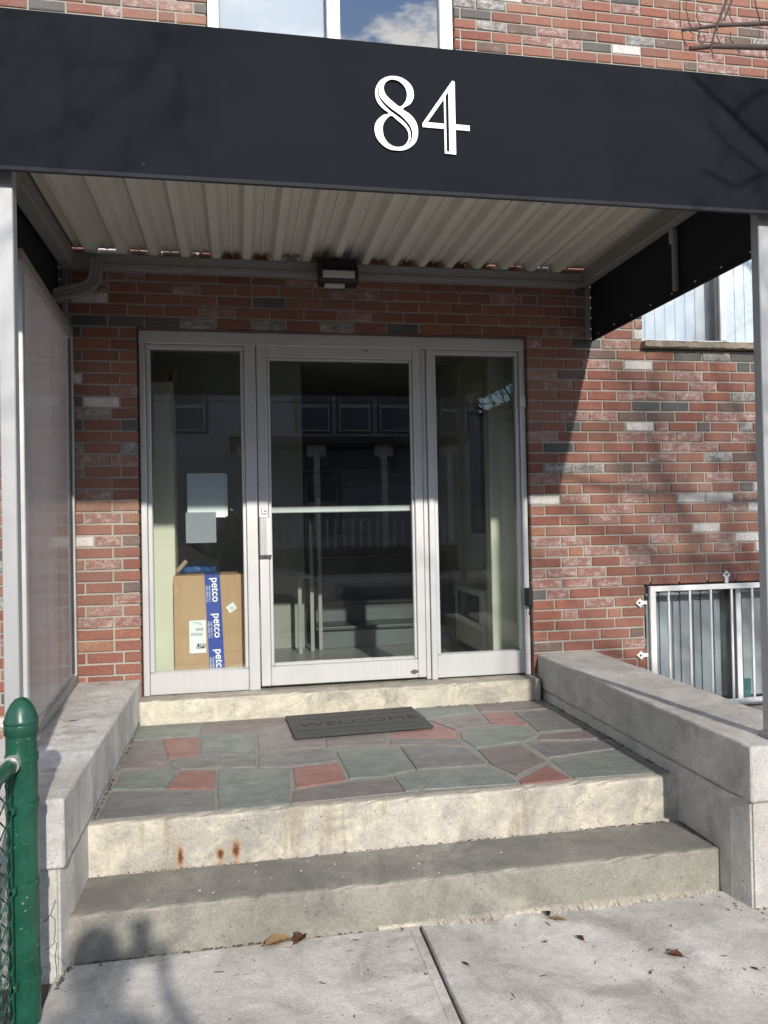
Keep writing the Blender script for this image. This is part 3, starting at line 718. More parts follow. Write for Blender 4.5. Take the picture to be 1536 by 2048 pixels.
# basement window with grille
bw = box('window', 'dark_frame', 1.980, 1.998, .035, .12, .20, 1.04, bld, .003)
for x0, x1, m, y0 in ((2.622, 2.66, 'dark_frame', .05), (2.662, 2.70, 'white_frame', .04), (3.27, 3.295, 'white_frame', .035)): box('mullion', m, x0, x1, y0, .118, .232, 1.015, bw, .003)
for z0, z1, m in ((.20, .231, 'white_frame'), (1.016, 1.041, 'dark_frame')): box('frame_rail', m, 1.9985, 3.295, .034, .119, z0, z1, bw, .003)
box('pane', 'glass_window', 1.99, 2.63, .075, .080, .225, 1.02, bw, 0); box('pane', 'glass_window', 2.69, 3.28, .062, .067, .225, 1.02, bw, 0)
blinds(bw, 2.0, 3.25, .15, .24, 1.01, 'blind_dark', .09, 10)
box('storage_tub', 'teal_plastic', 2.69, 2.80, .095, .12, .235, .36, bw, .004)
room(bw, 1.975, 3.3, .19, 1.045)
gr = box('security_grille', 'white_bars', 1.984, 2.024, -.048, -.023, .235, 1.03, bld, .003)
box('grille_rail', 'white_bars', 2.0245, 3.27, -.047, -.024, .994, 1.029, gr, .003); box('grille_rail', 'white_bars', 2.0245, 3.27, -.047, -.024, .236, .262, gr, .003)
for i in range(8): box('bar', 'white_bars', 2.112+i*.152, 2.126+i*.152, -.043, -.029, .2625, .9935, gr, .003)
box('grille_rail', 'white_bars', 3.2305, 3.268, -.046, -.025, .2625, .9935, gr, .003)
for cx, cz, up_ in ((1.984, .922, 0), (1.984, .580, 0), (2.560, 1.03, 1)):
    pr = [(0, -.012), (0, .012), (-.035, .012), (-.035, .016), (-.045, .016), (-.050, .03), (-.085, 0), (-.050, -.03), (-.045, -.016), (-.035, -.016), (-.035, -.012)]
    bm = bmesh.new(); P3 = [((cx+x, cz+z) if not up_ else (cx+z, cz-x)) for x, z in pr]
    f_ = bm.faces.new([bm.verts.new((x, -.012, z)) for x, z in P3]); e_ = bmesh.ops.extrude_face_region(bm, geom=[f_])
    bmesh.ops.translate(bm, verts=[g for g in e_['geom'] if isinstance(g, bmesh.types.BMVert)], vec=(0, .008, 0))
    br = fin(bm, 'bracket', 'white_bars', gr)
    bm = bmesh.new(); bx, bz = (cx-.058, cz) if not up_ else (cx, cz+.058); bmesh.ops.create_icosphere(bm, subdivisions=2, radius=.0075, matrix=Matrix.Translation((bx, -.013, bz))); fin(bm, 'bolt', 'dark_frame', gr)

# ------------------------------------------------------------------ lobby seen through the glass
lob = []
def struct(n, m, *a): o = box(n, m, *a, bev=0); tag(o, kind='structure'); return o
struct('lobby_floor', 'lobby_floor', -1.6, 1.6, .152, 4.8, .30, .478)
struct('lobby_ceiling', 'lobby_ceiling', -1.6, 1.6, .305, 4.8, 2.86, 2.95)
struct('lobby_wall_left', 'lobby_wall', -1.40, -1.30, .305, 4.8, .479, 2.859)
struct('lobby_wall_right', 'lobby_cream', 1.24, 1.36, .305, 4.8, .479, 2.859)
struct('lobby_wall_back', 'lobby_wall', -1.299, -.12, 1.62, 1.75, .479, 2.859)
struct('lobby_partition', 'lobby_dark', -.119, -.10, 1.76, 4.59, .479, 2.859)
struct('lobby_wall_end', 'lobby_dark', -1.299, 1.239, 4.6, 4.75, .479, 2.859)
struct('lobby_wall_head', 'lobby_wall', -.119, 1.239, 1.62, 1.70, 2.79, 2.859)
tag(box('pilaster', 'lobby_cream', -1.298, -1.028, .308, .52, .479, 2.39, None, .012, 2), 'tall cream painted pilaster behind the left side pane, beside the parcel', 'pillar')
tag(box('pilaster', 'lobby_cream', 1.03, 1.238, .308, .42, .479, 2.858, None, .006, 2), 'cream painted wall return behind the right side pane', 'pillar')
st = thing('lobby_stairs', 'dark slate stairs rising from the lobby floor behind the door glass', 'stairs', (.55, 1.5, .479))
for i in range(9):
    box('riser', 'stair_riser', -.02, 1.2, 1.50+i*.28, 1.52+i*.28, .48+i*.175, .48+(i+1)*.175-.031, st, .002)
    box('tread', 'stair_slate', -.05, 1.2, 1.465+i*.28, 1.775+i*.28, .48+(i+1)*.175-.03, .48+(i+1)*.175, st, .006, 2)
rl = thing('stair_rail', 'grey steel handrail posts beside the lobby stairs', 'handrail', (-.12, 1.45, .479))
for x, y, h in ((-.10, 1.38, 1.0), (-.03, 1.44, 1.2), (-.2, 1.3, .62)): box('rail_post', 'beam_metal', x, x+.03, y, y+.03, .479, .479+h, rl, .003)
bm = bmesh.new(); tube(bm, [(-.19, 1.31, 1.08), (-.08, 1.40, 1.06)], .012, 6); fin(bm, 'rail_bar', 'galvanised', rl)
rd = thing('radiator_cover', 'cream radiator cabinet with dark louvred grille against the lobby wall', 'radiator', (1.1, .95, .479))
box('cabinet', 'lobby_cream', 1.06, 1.232, .62, 1.35, .53, .975, rd, .012, 2)
for i in range(16): box('louvre', 'dark_frame', 1.052, 1.0595, .70+i*.035, .715+i*.035, .74, .93, rd, 0)
box('plinth', 'lobby_dark', 1.08, 1.23, .64, 1.33, .48, .5295, rd, 0)
mb = thing('mailbox_panel', 'dark metal mailbox panel on the lobby wall above the radiator', 'mailbox', (1.2, .8, 1.38))
box('panel', 'dark_frame', 1.19, 1.238, .58, 1.3, 1.38, 2.35, mb, .004)
for i in range(5):
    for j in range(4): box('mailbox_door', 'leaf_grey', 1.182, 1.1895, .60+j*.17, .755+j*.17, 1.42+i*.18, 1.58+i*.18, mb, .003)
lm = thing('lobby_wall_sign', 'white box shaped exit sign high on the lobby wall', 'lamp', (1.15, .8, 2.42))  # plain unlit box standing for an exit sign
box('housing', 'lobby_cream', 1.06, 1.237, .70, .95, 2.40, 2.50, lm, .01)
sh = thing('lobby_shelf', 'brown shelf with a tilted board on top of the cream pilaster', 'shelf', (-1.15, .45, 2.392))
box('shelf_box', 'wood_trim', -1.22, -1.05, .34, .5, 2.392, 2.47, sh, .004)
bm = bmesh.new(); v8 = bbox(bm, -1.04, -1.02, .36, .50, 2.20, 2.50, .002)
bmesh.ops.rotate(bm, verts=bm.verts, cent=(-1.03, .43, 2.35), matrix=Matrix.Rotation(R(8), 3, 'Y')); fin(bm, 'board', 'wood_trim', sh)

# parcel
px = thing('parcel', 'brown cardboard parcel with blue printed tape standing behind the left pane', 'box', (-.80, .33, .479))
box('carton', 'cardboard', -1.036, -.535, .205, .52, .48, 1.175, px, .006, 2)
def upright(me, name, mat, parent, x, y, z, rot):
    """lettering on a face that looks towards -y, turned by rot in its plane"""
    o = link(name, me, mat, parent); o.matrix_parent_inverse = Matrix()
    o.matrix_local = Matrix.Translation(Vector((x, y, z))-base(parent)) @ Matrix.Rotation(rot, 4, 'Y') @ Matrix.Rotation(R(90), 4, 'X'); return o
bm = bmesh.new(); bbox(bm, -.849, -.757, .2015, .2045, .481, 1.177, 0); bbox(bm, -.849, -.757, .2015, .40, 1.1765, 1.179, 0)
bmesh.ops.rotate(bm, verts=bm.verts, cent=(-.80, .2, 1.17), matrix=Matrix.Rotation(R(-2.2), 3, 'Y')); tp = fin(bm, 'tape', 'tape_blue', px)
big = text_mesh('petco', .066, bold=.0010); sm_ = text_mesh('THE HEALTH +\nWELLNESS CO.', .0155)
for zc in (1.105, .885, .665):
    dx = (1.17-zc)*.038
    upright(big, 'lettering', 'print_white', tp, -.787+dx, .200, zc-.02, R(90-2.2)); upright(sm_, 'lettering', 'print_white', tp, -.830+dx, .200, zc-.045, R(90-2.2))
lb = box('shipping_label', 'paper', -.945, -.845, .2025, .2042, .70, .90, px, 0)
box('label_block', 'print_black', -.903, -.847, .2012, .2020, .728, .757, lb, 0)
upright(text_mesh('UPS', .034), 'lettering', 'print_white', lb, -.875, .2005, .7425, 0)
for z in (.815, .845):
    x = -.935 if z < .83 else -.905
    while x < -.868: w = rnd.choice((.0018, .0035, .005)); box('barcode_bar', 'print_grey', x, x+w, .2014, .2022, z-.009, z+.009, lb, 0); x += w+rnd.choice((.002, .004))
for i, z in enumerate((.888, .880, .872)): box('print_line', 'print_grey', -.93+.02*i, -.875+.005*i, .2014, .2022, z-.0012, z+.0012, lb, 0)
bm = bmesh.new(); bbox(bm, -.715, -.662, .2022, .2042, .948, .993, 0); bmesh.ops.rotate(bm, verts=bm.verts, cent=(-.688, .2, .97), matrix=Matrix.Rotation(R(-33), 3, 'Y')); l2 = fin(bm, 'sticker', 'paper', px)
for i in range(3):
    bm = bmesh.new(); bbox(bm, -.70, -.675, .2012, .2020, .957+i*.009, .960+i*.009, 0); bmesh.ops.rotate(bm, verts=bm.verts, cent=(-.688, .2, .97), matrix=Matrix.Rotation(R(-33), 3, 'Y')); fin(bm, 'print_line', 'print_grey', l2)
for z in (.70, .955): box('crease', 'wood_trim', -.755, -.578, .2035, .2048, z, z+.002, px, 0)
# notices
bm = bmesh.new(); bbox(bm, -.937, -.712, .0935, .0955, 1.530, 1.797, 0); bbox(bm, -.711, -.700, .0935, .0965, 1.535, 1.79, .001)
tag(fin(bm, 'notice_sheet', 'paper'), 'blank white sheet taped inside the left pane', 'paper')
tag(box('notice_card', 'paper_grey', -.948, -.770, .0915, .0930, 1.378, 1.562, None, 0), 'small square grey card taped below the white sheet', 'card')
bm = bmesh.new(); bmesh.ops.create_icosphere(bm, subdivisions=3, radius=.13, matrix=Matrix.Translation((-.90, .46, 1.15)) @ Matrix.Diagonal((.9, .4, .8, 1)))
for v in bm.verts: v.co += (v.co-Vector((-.90, .46, 1.15)))*rnd.uniform(-.22, .2)
for v in bm.verts: v.co.z = max(v.co.z, 1.181)
tag(fin(bm, 'plastic_bag', 'bag_blue', None, True), 'crumpled blue plastic bag on top of the parcel', 'bag')
bm = bmesh.new(); bbox(bm, -1.04, -1.015, .23, .25, 1.18, 1.27, .003); bmesh.ops.rotate(bm, verts=bm.verts, cent=(-1.02, .24, 1.182), matrix=Matrix.Rotation(R(42), 3, 'Y')); bmesh.ops.translate(bm, verts=bm.verts, vec=(.01, 0, .014))
tag(fin(bm, 'wood_offcut', 'wood_trim'), 'short strip of pale wood leaning on top of the parcel', 'wood')

# ================================================================== STOOP
sp = thing('entrance_stoop', 'cream concrete stoop with two steps and a flagstone landing', 'steps', (0, -1.0, 0))
box('landing_bed', 'joint_grey', -1.255, 1.255, -1.545, .02, -.05, .3495, sp, bev=0)
def rough_block(name, mat, x0, x1, y0, y1, z0, z1, parent, amp=.0022, nx=60):
    bm = bmesh.new(); bbox(bm, x0, x1, y0, y1, z0, z1, .012, 2)
    bmesh.ops.subdivide_edges(bm, edges=[e for e in bm.edges if e.calc_length() > .6], cuts=nx)
    for v in bm.verts:
        if v.co.z > z0+.02:
            n = math.sin(v.co.x*23+z1*7)*.4+math.sin(v.co.x*57+1)*.3+rnd.uniform(-.5, .5)
            v.co.z += n*amp*.6; v.co.y += n*amp*.7
            if v.co.z > z1-.02 and v.co.y < y0+.02 and rnd.random() < .10: d_ = rnd.uniform(.002, .009); v.co.z -= d_; v.co.y += d_
    return fin(bm, name, mat, parent)
rough_block('landing_edge', 'concrete_riser', -1.254, 1.254, -1.598, -1.546, .02, .3535, sp)
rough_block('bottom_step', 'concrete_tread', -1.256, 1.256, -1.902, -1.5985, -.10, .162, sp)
rough_block('door_sill', 'concrete_sill', -1.212, 1.204, -.098, .151, .30, .4855, sp, .003)
for t, p in STONES:
    bm = bmesh.new(); slab(bm, p, .33, .3545+rnd.uniform(-.0015, .002), .003)
    fin(bm, 'flagstone', 'stone_'+t, sp)
def side_wall(name, label, x0, x1, yb, zc, xc0, xc1, yc, zt, mcap, mbase):
    w = thing(name, label, 'wall', ((x0+x1)/2, yb/2, 0))
    s_ = 1 if x0 < 0 else -1; xi, xo = (x1, x0) if x0 < 0 else (x0, x1)
    pl = [(xo, .004), (xo, yb), (xi-s_*.024, yb), (xi, yb+.11), (xi, .004)]
    bm = bmesh.new(); lo = [bm.verts.new((x, y, -.15)) for x, y in pl]; hi = [bm.verts.new((x, y, zc)) for x, y in pl]
    bm.faces.new(lo); bm.faces.new(hi[::-1])
    for i in range(5): bm.faces.new((lo[i], lo[(i+1) % 5], hi[(i+1) % 5], hi[i]))
    bmesh.ops.bevel(bm, geom=bm.edges[:], offset=.008, segments=2, affect='EDGES'); fin(bm, 'base', mbase, w)
    bm = bmesh.new(); bbox(bm, xc0, xc1, yc, .005, zc+.001, zt, .011, 3)
    bmesh.ops.subdivide_edges(bm, edges=[e for e in bm.edges if e.calc_length() > .8], cuts=50)
    for v in bm.verts:
        n = math.sin(v.co.y*19+x0)*.5+rnd.uniform(-.5, .5); v.co.x += n*.0022; v.co.z += n*.0018
    fin(bm, 'cap', mcap, w); return w
side_wall('stoop_wall', 'pale concrete side wall beside the green fence post, under the plastic screen', -1.60, -1.2145, -1.968, .366, -1.645, -1.2106, -2.0066, .596, 'concrete_cap', 'concrete_base')
side_wall('stoop_wall', 'grey concrete side wall below the barred basement window', 1.226, 1.60, -2.07, .412, 1.2207, 1.617, -2.1164, .622, 'concrete_cap_right', 'concrete_cap_right')
# branching crack down the front of the pale wall
lw = [o for o in COL.objects if o.name.startswith('stoop_wall')][0]
bm = bmesh.new()
for pth in ([(-1.258, .232), (-1.268, .203), (-1.253, .190), (-1.253, .153), (-1.257, .118), (-1.249, .107), (-1.255, .063), (-1.250, .015), (-1.256, -.06)], [(-1.268, .203), (-1.277, .190), (-1.291, .184)], [(-1.257, .112), (-1.268, .098), (-1.285, .092)], [(-1.258, .232), (-1.250, .252)]):
    tube(bm, [(x+rnd.uniform(-.001, .001), -1.9685, z) for x, z in pth], .0013, 5)
fin(bm, 'crack', 'room_dark', lw)
# soil and crumbs gathered in the inner corners
bm = bmesh.new()
def gather(p, q, n, spread, s0=.0015, s1=.0055):
    p, q = Vector(p), Vector(q)
    for _ in range(n):
        c = p.lerp(q, rnd.random()) + Vector((rnd.gauss(0, spread), rnd.gauss(0, spread), 0)); r_ = rnd.uniform(s0, s1)
        bmesh.ops.create_icosphere(bm, subdivisions=1, radius=r_, matrix=Matrix.Translation(c) @ Matrix.Rotation(rnd.uniform(0, 3), 4, 'Z') @ Matrix.Diagonal((rnd.uniform(1, 2.6), .9, .4, 1)))
gather((1.221, -1.885, .163), (1.221, -1.605, .163), 90, .005); gather((1.20, -1.604, .163), (.75, -1.604, .163), 60, .004); gather((-1.2, -1.604, .163), (.7, -1.604, .163), 90, .003, .001, .004)
gather((1.214, -1.54, .355), (1.214, -.11, .355), 130, .005); gather((1.19, -.104, .355), (.5, -.104, .355), 60, .004); gather((-1.206, -1.54, .355), (-1.206, -.11, .355), 90, .003)
gather((-1.2, -1.908, .0), (-.2, -1.908, .0), 110, .003); gather((-1.216, -1.91, .0), (-1.236, -2.04, .0), 50, .006); gather((1.235, -1.92, .0), (1.262, -2.08, .0), 60, .006); gather((1.19, -2.0, .0), (1.45, -2.25, .0), 60, .04)
tag(fin(bm, 'corner_dirt', 'dirt'), 'dark soil crumbs gathered in the corners of the steps and landing', 'dirt', kind='stuff')
# door mat
bm = bmesh.new(); bbox(bm, -.378, .378, -.23, .23, .001, .016, .004, 2)
mat_ = fin(bm, 'door_mat', 'rubber'); mat_.location = (-.0005, -.378, .356); mat_.rotation_euler = (0, 0, R(2.6)); tag(mat_, 'black rubber door mat reading WELCOME on the flagstone landing', 'door mat')
def onmat(bm_, n, m): 
    o = fin(bm_, n, m); o.parent = mat_; return o
me = text_mesh('WELCOME', .115, .0006, bold=-.001); o = link('lettering', me, 'rubber_groove', mat_); o.location = (.01, -.015, .0163); o.scale = (1.22, .95, 1)
bm = bmesh.new()
for (x0, y0, x1, y1) in ((-.35, -.13, .30, -.115), (-.28, .10, .35, .112)): 
    tube(bm, [(x0, y0, .0155), ((x0+x1)/2, (y0+y1)/2+.006, .0155), (x1, y1, .0155)], .002, 5)
onmat(bm, 'groove', 'rubber_groove')

# ================================================================== CANOPY
cp = thing('entrance_canopy', 'black fabric entrance canopy with white number 84 and ribbed metal roof', 'canopy', (0, -1.05, .6))
def sheet(name, mat, p0, p1, z0, z1, t, parent, amp=.004, nx=40, nz=8):
    """thin cloth between two plan points, thickened, slightly wavy"""
    p0, p1 = Vector(p0), Vector(p1); d = (p1-p0).normalized(); nrm = Vector((-d.y, d.x))
    bm = bmesh.new(); g = []
    for s in (0, 1):
        rows = []
        for j in range(nz+1):
            row = []
            for i in range(nx+1):
                q = p0.lerp(p1, i/nx); w = amp*(math.sin(i*.47+j*.3)*.5+math.sin(i*.21-j*.55+2)*.7)*math.sin(math.pi*min(1, max(0, j/nz)))
                q = q + nrm*(w+s*t)
                row.append(bm.verts.new((q.x, q.y, z0+(z1-z0)*j/nz)))
            rows.append(row)
        g.append(rows)
    for s in (0, 1):
        for j in range(nz):
            for i in range(nx):
                a = (g[s][j][i], g[s][j][i+1], g[s][j+1][i+1], g[s][j+1][i]); bm.faces.new(a if s == 0 else a[::-1])
    for j in (0, nz):
        for i in range(nx): bm.faces.new((g[0][j][i], g[1][j][i], g[1][j][i+1], g[0][j][i+1]))
    for i in (0, nx):
        for j in range(nz): bm.faces.new((g[0][j][i], g[0][j+1][i], g[1][j+1][i], g[1][j][i]))
    return fin(bm, name, mat, parent, True)
fas = sheet('front_valance', 'canvas', (-1.635, -2.098), (1.655, -2.098), 2.640, 3.142, .005, cp, .003)
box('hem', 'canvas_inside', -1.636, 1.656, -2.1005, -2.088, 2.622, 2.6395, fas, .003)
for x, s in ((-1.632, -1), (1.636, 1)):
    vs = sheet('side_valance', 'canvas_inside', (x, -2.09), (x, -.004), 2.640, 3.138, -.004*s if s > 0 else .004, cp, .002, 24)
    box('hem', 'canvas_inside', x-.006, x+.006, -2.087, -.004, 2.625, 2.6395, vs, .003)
    for i in range(9):
        bm = bmesh.new(); bmesh.ops.create_icosphere(bm, subdivisions=1, radius=.006, matrix=Matrix.Translation((x-s*.008, -.12-i*.215, 2.655))); fin(bm, 'snap_button', 'zinc', vs)
# digits
def digit(spl, parent):
    me = curve_mesh(spl, .0012, 'digit'); o = link('digit', me, 'digit_white', parent)
    o.location = Vector((0, -2.1055, 0))-base(parent); o.rotation_euler = (R(90), 0, 0); return o
def outl8(p): return catmull(p, 6)
# keep the two waists of the 8 crisp
digit([outl8(E8[:7])[:36]+[E8[7]]+outl8(E8[7:24])[3:-9]+outl8(E8[23:])[3:-6], outl8(E8a), outl8(E8b), outl8(E8c)], fas) if False else digit([outl8(E8), outl8(E8a), outl8(E8b), outl8(E8c)], fas)
digit([F4, F4a, F4b], fas)
# ribbed roof sheets
pitch_r = .176
for i in range(6):
    x0 = -1.53+i*3*pitch_r; nr = 3 if i < 5 else 2; P_ = []
    for r_ in range(nr):
        xx = x0+r_*pitch_r
        P_ += [(xx, 3.084), (xx+.006, 3.084), (xx+.010, 3.094), (xx+.044, 3.094), (xx+.066, 3.048), (xx+.071, 3.0455), (xx+.105, 3.0455), (xx+.110, 3.048), (xx+.132, 3.094), (xx+.166, 3.094), (xx+.170, 3.084)]
    P_ += [(x0+nr*pitch_r, 3.084), (x0+nr*pitch_r+.006, 3.084), (x0+nr*pitch_r+.010, 3.094), (x0+nr*pitch_r+.036, 3.094)]
    dz = -.0025 if i % 2 else 0.
    bm = bmesh.new()
    L0, L1, U0, U1 = ([bm.verts.new((a, y, b+dz+t)) for a, b in P_] for y, t in ((-2.05, 0), (-.040, 0), (-2.05, .0018), (-.040, .0018)))
    for j in range(len(P_)-1):
        bm.faces.new((L0[j], L0[j+1], L1[j+1], L1[j])); bm.faces.new((U0[j+1], U0[j], U1[j], U1[j+1])); bm.faces.new((L0[j], U0[j], U0[j+1], L0[j+1])); bm.faces.new((L1[j+1], U1[j+1], U1[j], L1[j]))
    for j in (0, -1): bm.faces.new((L0[j], L1[j], U1[j], U0[j]))
    fin(bm, 'roof_sheet', 'deck_paint', cp)
box('light_stop_strip', 'beam_metal', -1.62, -.73, -.13, -.010, 3.0985, 3.1005, cp, 0); box('light_stop_strip', 'beam_metal', -.729, .94, -.13, .004, 3.0985, 3.1005, cp, 0); box('light_stop_strip', 'beam_metal', .941, 1.60, -.13, -.010, 3.0985, 3.1005, cp, 0)  # unseen strips added over the roof sheets to stop sun leaking through
box('light_stop_strip', 'beam_metal', -1.64, -1.45, -2.07, -.131, 3.0985, 3.1005, cp, 0)
box('roof_sheet', 'deck_paint_light', 1.470, 1.60, -2.05, -.040, 3.0965, 3.0980, cp, 0)
# beams
box('wall_beam', 'beam_metal', -1.60, 1.548, -.085, -.003, 2.962, 3.044, cp, .005)
box('beam_lip', 'beam_metal', -1.599, 1.547, -.094, -.0855, 2.955, 2.985, cp, .002)
for x0, x1 in ((-1.612, -1.532), (1.549, 1.612)):
    box('side_beam', 'beam_metal', x0, x1, -2.07, -.004, 2.976, 3.068, cp, .005)
box('front_beam', 'beam_metal', -1.53, 1.547, -2.07, -2.052, 2.976, 3.10, cp, .004)
for x0, x1 in ((-1.606, -1.580), (1.592, 1.618)): box('wall_bracket', 'beam_metal', x0, x1, -.035, -.003, 2.64, 2.9755, cp, .002)
for s, x in ((1, 1.606),):
    box('stretcher_bar', 'beam_metal', x, x+.020, -1.05, -1.022, 2.655, 2.975, cp, .002)
    box('clip', 'galvanised', x-.012, x-.0005, -1.058, -1.018, 2.90, 3.01, cp, .003)
# posts
for x0, x1, y0, y1, z0 in ((-1.384, -1.336, -2.035, -1.987, .597), (1.358, 1.408, -2.047, -1.999, .623)):
    po = box('post', 'galvanised', x0, x1, y0, y1, z0, 2.99, cp, .003)
    box('base_plate', 'beam_metal', x0-.012, x1+.012, y0-.012, y1+.012, z0, z0+.022, po, .002)
# downspout
bm = bmesh.new()
pts = [(-1.402, 3.0), (-1.402, 2.93), (-1.408, 2.895), (-1.425, 2.862), (-1.452, 2.838), (-1.49, 2.826), (-1.56, 2.806), (-1.64, 2.783), (-1.74, 2.755)]
sec = [(-.031, -.024), (-.016, -.024), (-.013, -.019), (-.006, -.019), (-.003, -.024), (.003, -.024), (.006, -.019), (.013, -.019), (.016, -.024), (.031, -.024), (.031, .024), (-.031, .024)]
rings = []
for i, (x, z) in enumerate(pts):
    a, b = pts[max(0, i-1)], pts[min(len(pts)-1, i+1)]; t = Vector((b[0]-a[0], b[1]-a[1])).normalized(); n_ = Vector((-t.y, t.x))
    rings.append([bm.verts.new((x+n_.x*u, -.115+w, z+n_.y*u)) for u, w in sec])
for a, b in zip(rings, rings[1:]):
    for j in range(len(sec)): bm.faces.new((a[j], a[(j+1) % len(sec)], b[(j+1) % len(sec)], b[j]))
bm.faces.new(rings[0]); bm.faces.new(rings[-1][::-1]); fin(bm, 'downspout', 'beam_metal', cp)
# floodlight
fl = thing('floodlight', 'small black rectangular floodlight mounted above the door', 'lamp', (-.035, -.1, 2.88))
bm = bmesh.new(); pr = [(-.095, 3.045), (-.19, 3.035), (-.225, 2.965), (-.235, 2.905), (-.215, 2.885), (-.13, 2.880), (-.095, 2.89)]
a = [bm.verts.new((-.150, y, z)) for y, z in pr]; b = [bm.verts.new((.078, y, z)) for y, z in pr]
n_ = len(pr)
for j in range(n_): bm.faces.new((a[j], a[(j+1) % n_], b[(j+1) % n_], b[j]))
bm.faces.new(a[::-1]); bm.faces.new(b); bmesh.ops.bevel(bm, geom=bm.edges[:], offset=.004, segments=1, affect='EDGES'); fin(bm, 'housing', 'black_paint', fl)
for i in range(14): box('cooling_fin', 'black_paint', -.140+i*.0155, -.134+i*.0155, -.233, -.20, 2.972, 2.996, fl, 0)
box('lens', 'lens_white', -.130, .056, -.2395, -.225, 2.908, 2.950, fl, .002); box('reflector', 'lens_white', -.108, .03, -.2425, -.2396, 2.913, 2.940, fl, .001)
box('sensor', 'lens_white', -.118, .0, -.212, -.165, 2.866, 2.884, fl, .003); box('mount_arm', 'black_paint', -.06, -.01, -.096, -.084, 2.92, 3.02, fl, .002)

# ================================================================== PLASTIC SCREEN
sc = thing('plastic_screen', 'aluminium framed cloudy plastic wind screen standing on the pale side wall', 'screen', (-1.57, -.012, .597))
A0, B0 = Vector((-1.572, -.012)), Vector((-1.498, -1.375)); dd = (B0-A0); LN = dd.length; ang = math.atan2(dd.y, dd.x)
def spart(name, mat, u0, u1, z0, z1, t0, t1, bev=.003):
    bm = bmesh.new(); bbox(bm, u0, u1, t0, t1, z0, z1, bev)
    bmesh.ops.rotate(bm, verts=bm.verts, cent=(0, 0, 0), matrix=Matrix.Rotation(ang, 3, 'Z')); bmesh.ops.translate(bm, verts=bm.verts, vec=(A0.x, A0.y, 0))
    return fin(bm, name, mat, sc)
spart('stile', 'aluminium', 0, .045, .645, 2.575, -.02, .02); spart('stile', 'aluminium', LN-.045, LN, .645, 2.575, -.02, .02)
spart('rail', 'beam_metal', 0, LN, .5985, .6445, -.021, .021); spart('rail', 'beam_metal', 0, LN, 2.5755, 2.622, -.021, .021)
for u0, u1, z0, z1 in ((.046, .062, .66, 2.56), (LN-.062, LN-.046, .66, 2.56)): spart('gasket', 'dark_frame', u0, u1, z0, z1, -.010, .010, .001)
spart('pane', 'cloudy_plastic', .05, LN-.05, .64, 2.58, -.002, .002, 0)

# ================================================================== GREEN FENCE
fn = thing('chain_link_fence', 'dark green chain link fence with a round capped corner post', 'fence', (-1.289, -2.2, 0))
C = (-1.289, -2.2)
bm = bmesh.new(); tube(bm, [(C[0], C[1], z) for z in (-.16, .3, .6, .895)], .0445, 24); post = fin(bm, 'post', 'green_paint', fn, True)
bm = bmesh.new(); lathe(bm, [(.0475, .865), (.0495, .868), (.0495, .893), (.0485, .897), (.0505, .900), (.0505, .906), (.047, .915), (.041, .935), (.031, .955), (.018, .970), (.004, .976)], (C[0], C[1], 0)); fin(bm, 'post_cap', 'green_paint', post, True)
for z in (.795, .655, .42, .14):
    bm = bmesh.new(); lathe(bm, [(.0452, z-.011), (.048, z-.010), (.048, z+.010), (.0452, z+.011)], (C[0], C[1], 0)); bbox(bm, C[0]-.026, C[0]-.004, C[1]-.078, C[1]-.036, z-.010, z+.010, .003); fin(bm, 'tension_band', 'green_paint', post, True)
fx = C[0]-.014
bm = bmesh.new(); tube(bm, [(fx, C[1]-.05, .790), (fx, -3.9, .790)], .021, 14); fin(bm, 'top_rail', 'green_paint', fn, True)
bm = bmesh.new(); tube(bm, [(fx, C[1]-.045, .790), (fx, C[1]-.075, .790)], .0255, 16); fin(bm, 'rail_cup', 'zinc', fn, True)
bm = bmesh.new(); tube(bm, [(fx, -3.9, -.16), (fx, -3.9, .86)], .03, 14); fin(bm, 'post', 'green_paint', fn, True)
bm = bmesh.new(); bbox(bm, fx-.003, fx+.003, C[1]-.078, C[1]-.066, .03, .81, .001); fin(bm, 'tension_bar', 'green_paint', fn)
# woven wires: one zigzag, copied along the run
bm = bmesh.new(); hh = .0355; nz = 22; P = []
for i in range(nz):
    s = 1 if i % 2 else -1
    P += [(s*.004, s*hh*.5*.75, i*hh), (s*.0045, s*hh*.5, i*hh+hh*.08)]
tube(bm, P, .0024, 5)
me = bpy.data.meshes.new('wire'); bm.to_mesh(me); bm.free(); me.materials.append(MATS['green_paint'])
for q in me.polygons: q.use_smooth = True
for i in range(44):
    o = link('wire', me, None, fn, Vector((fx+(.002 if i % 2 else -.002), C[1]-.085-i*hh, .028+(hh if i % 2 else 0)*.98))-base(fn)); o.scale.y = -1 if i % 2 else 1

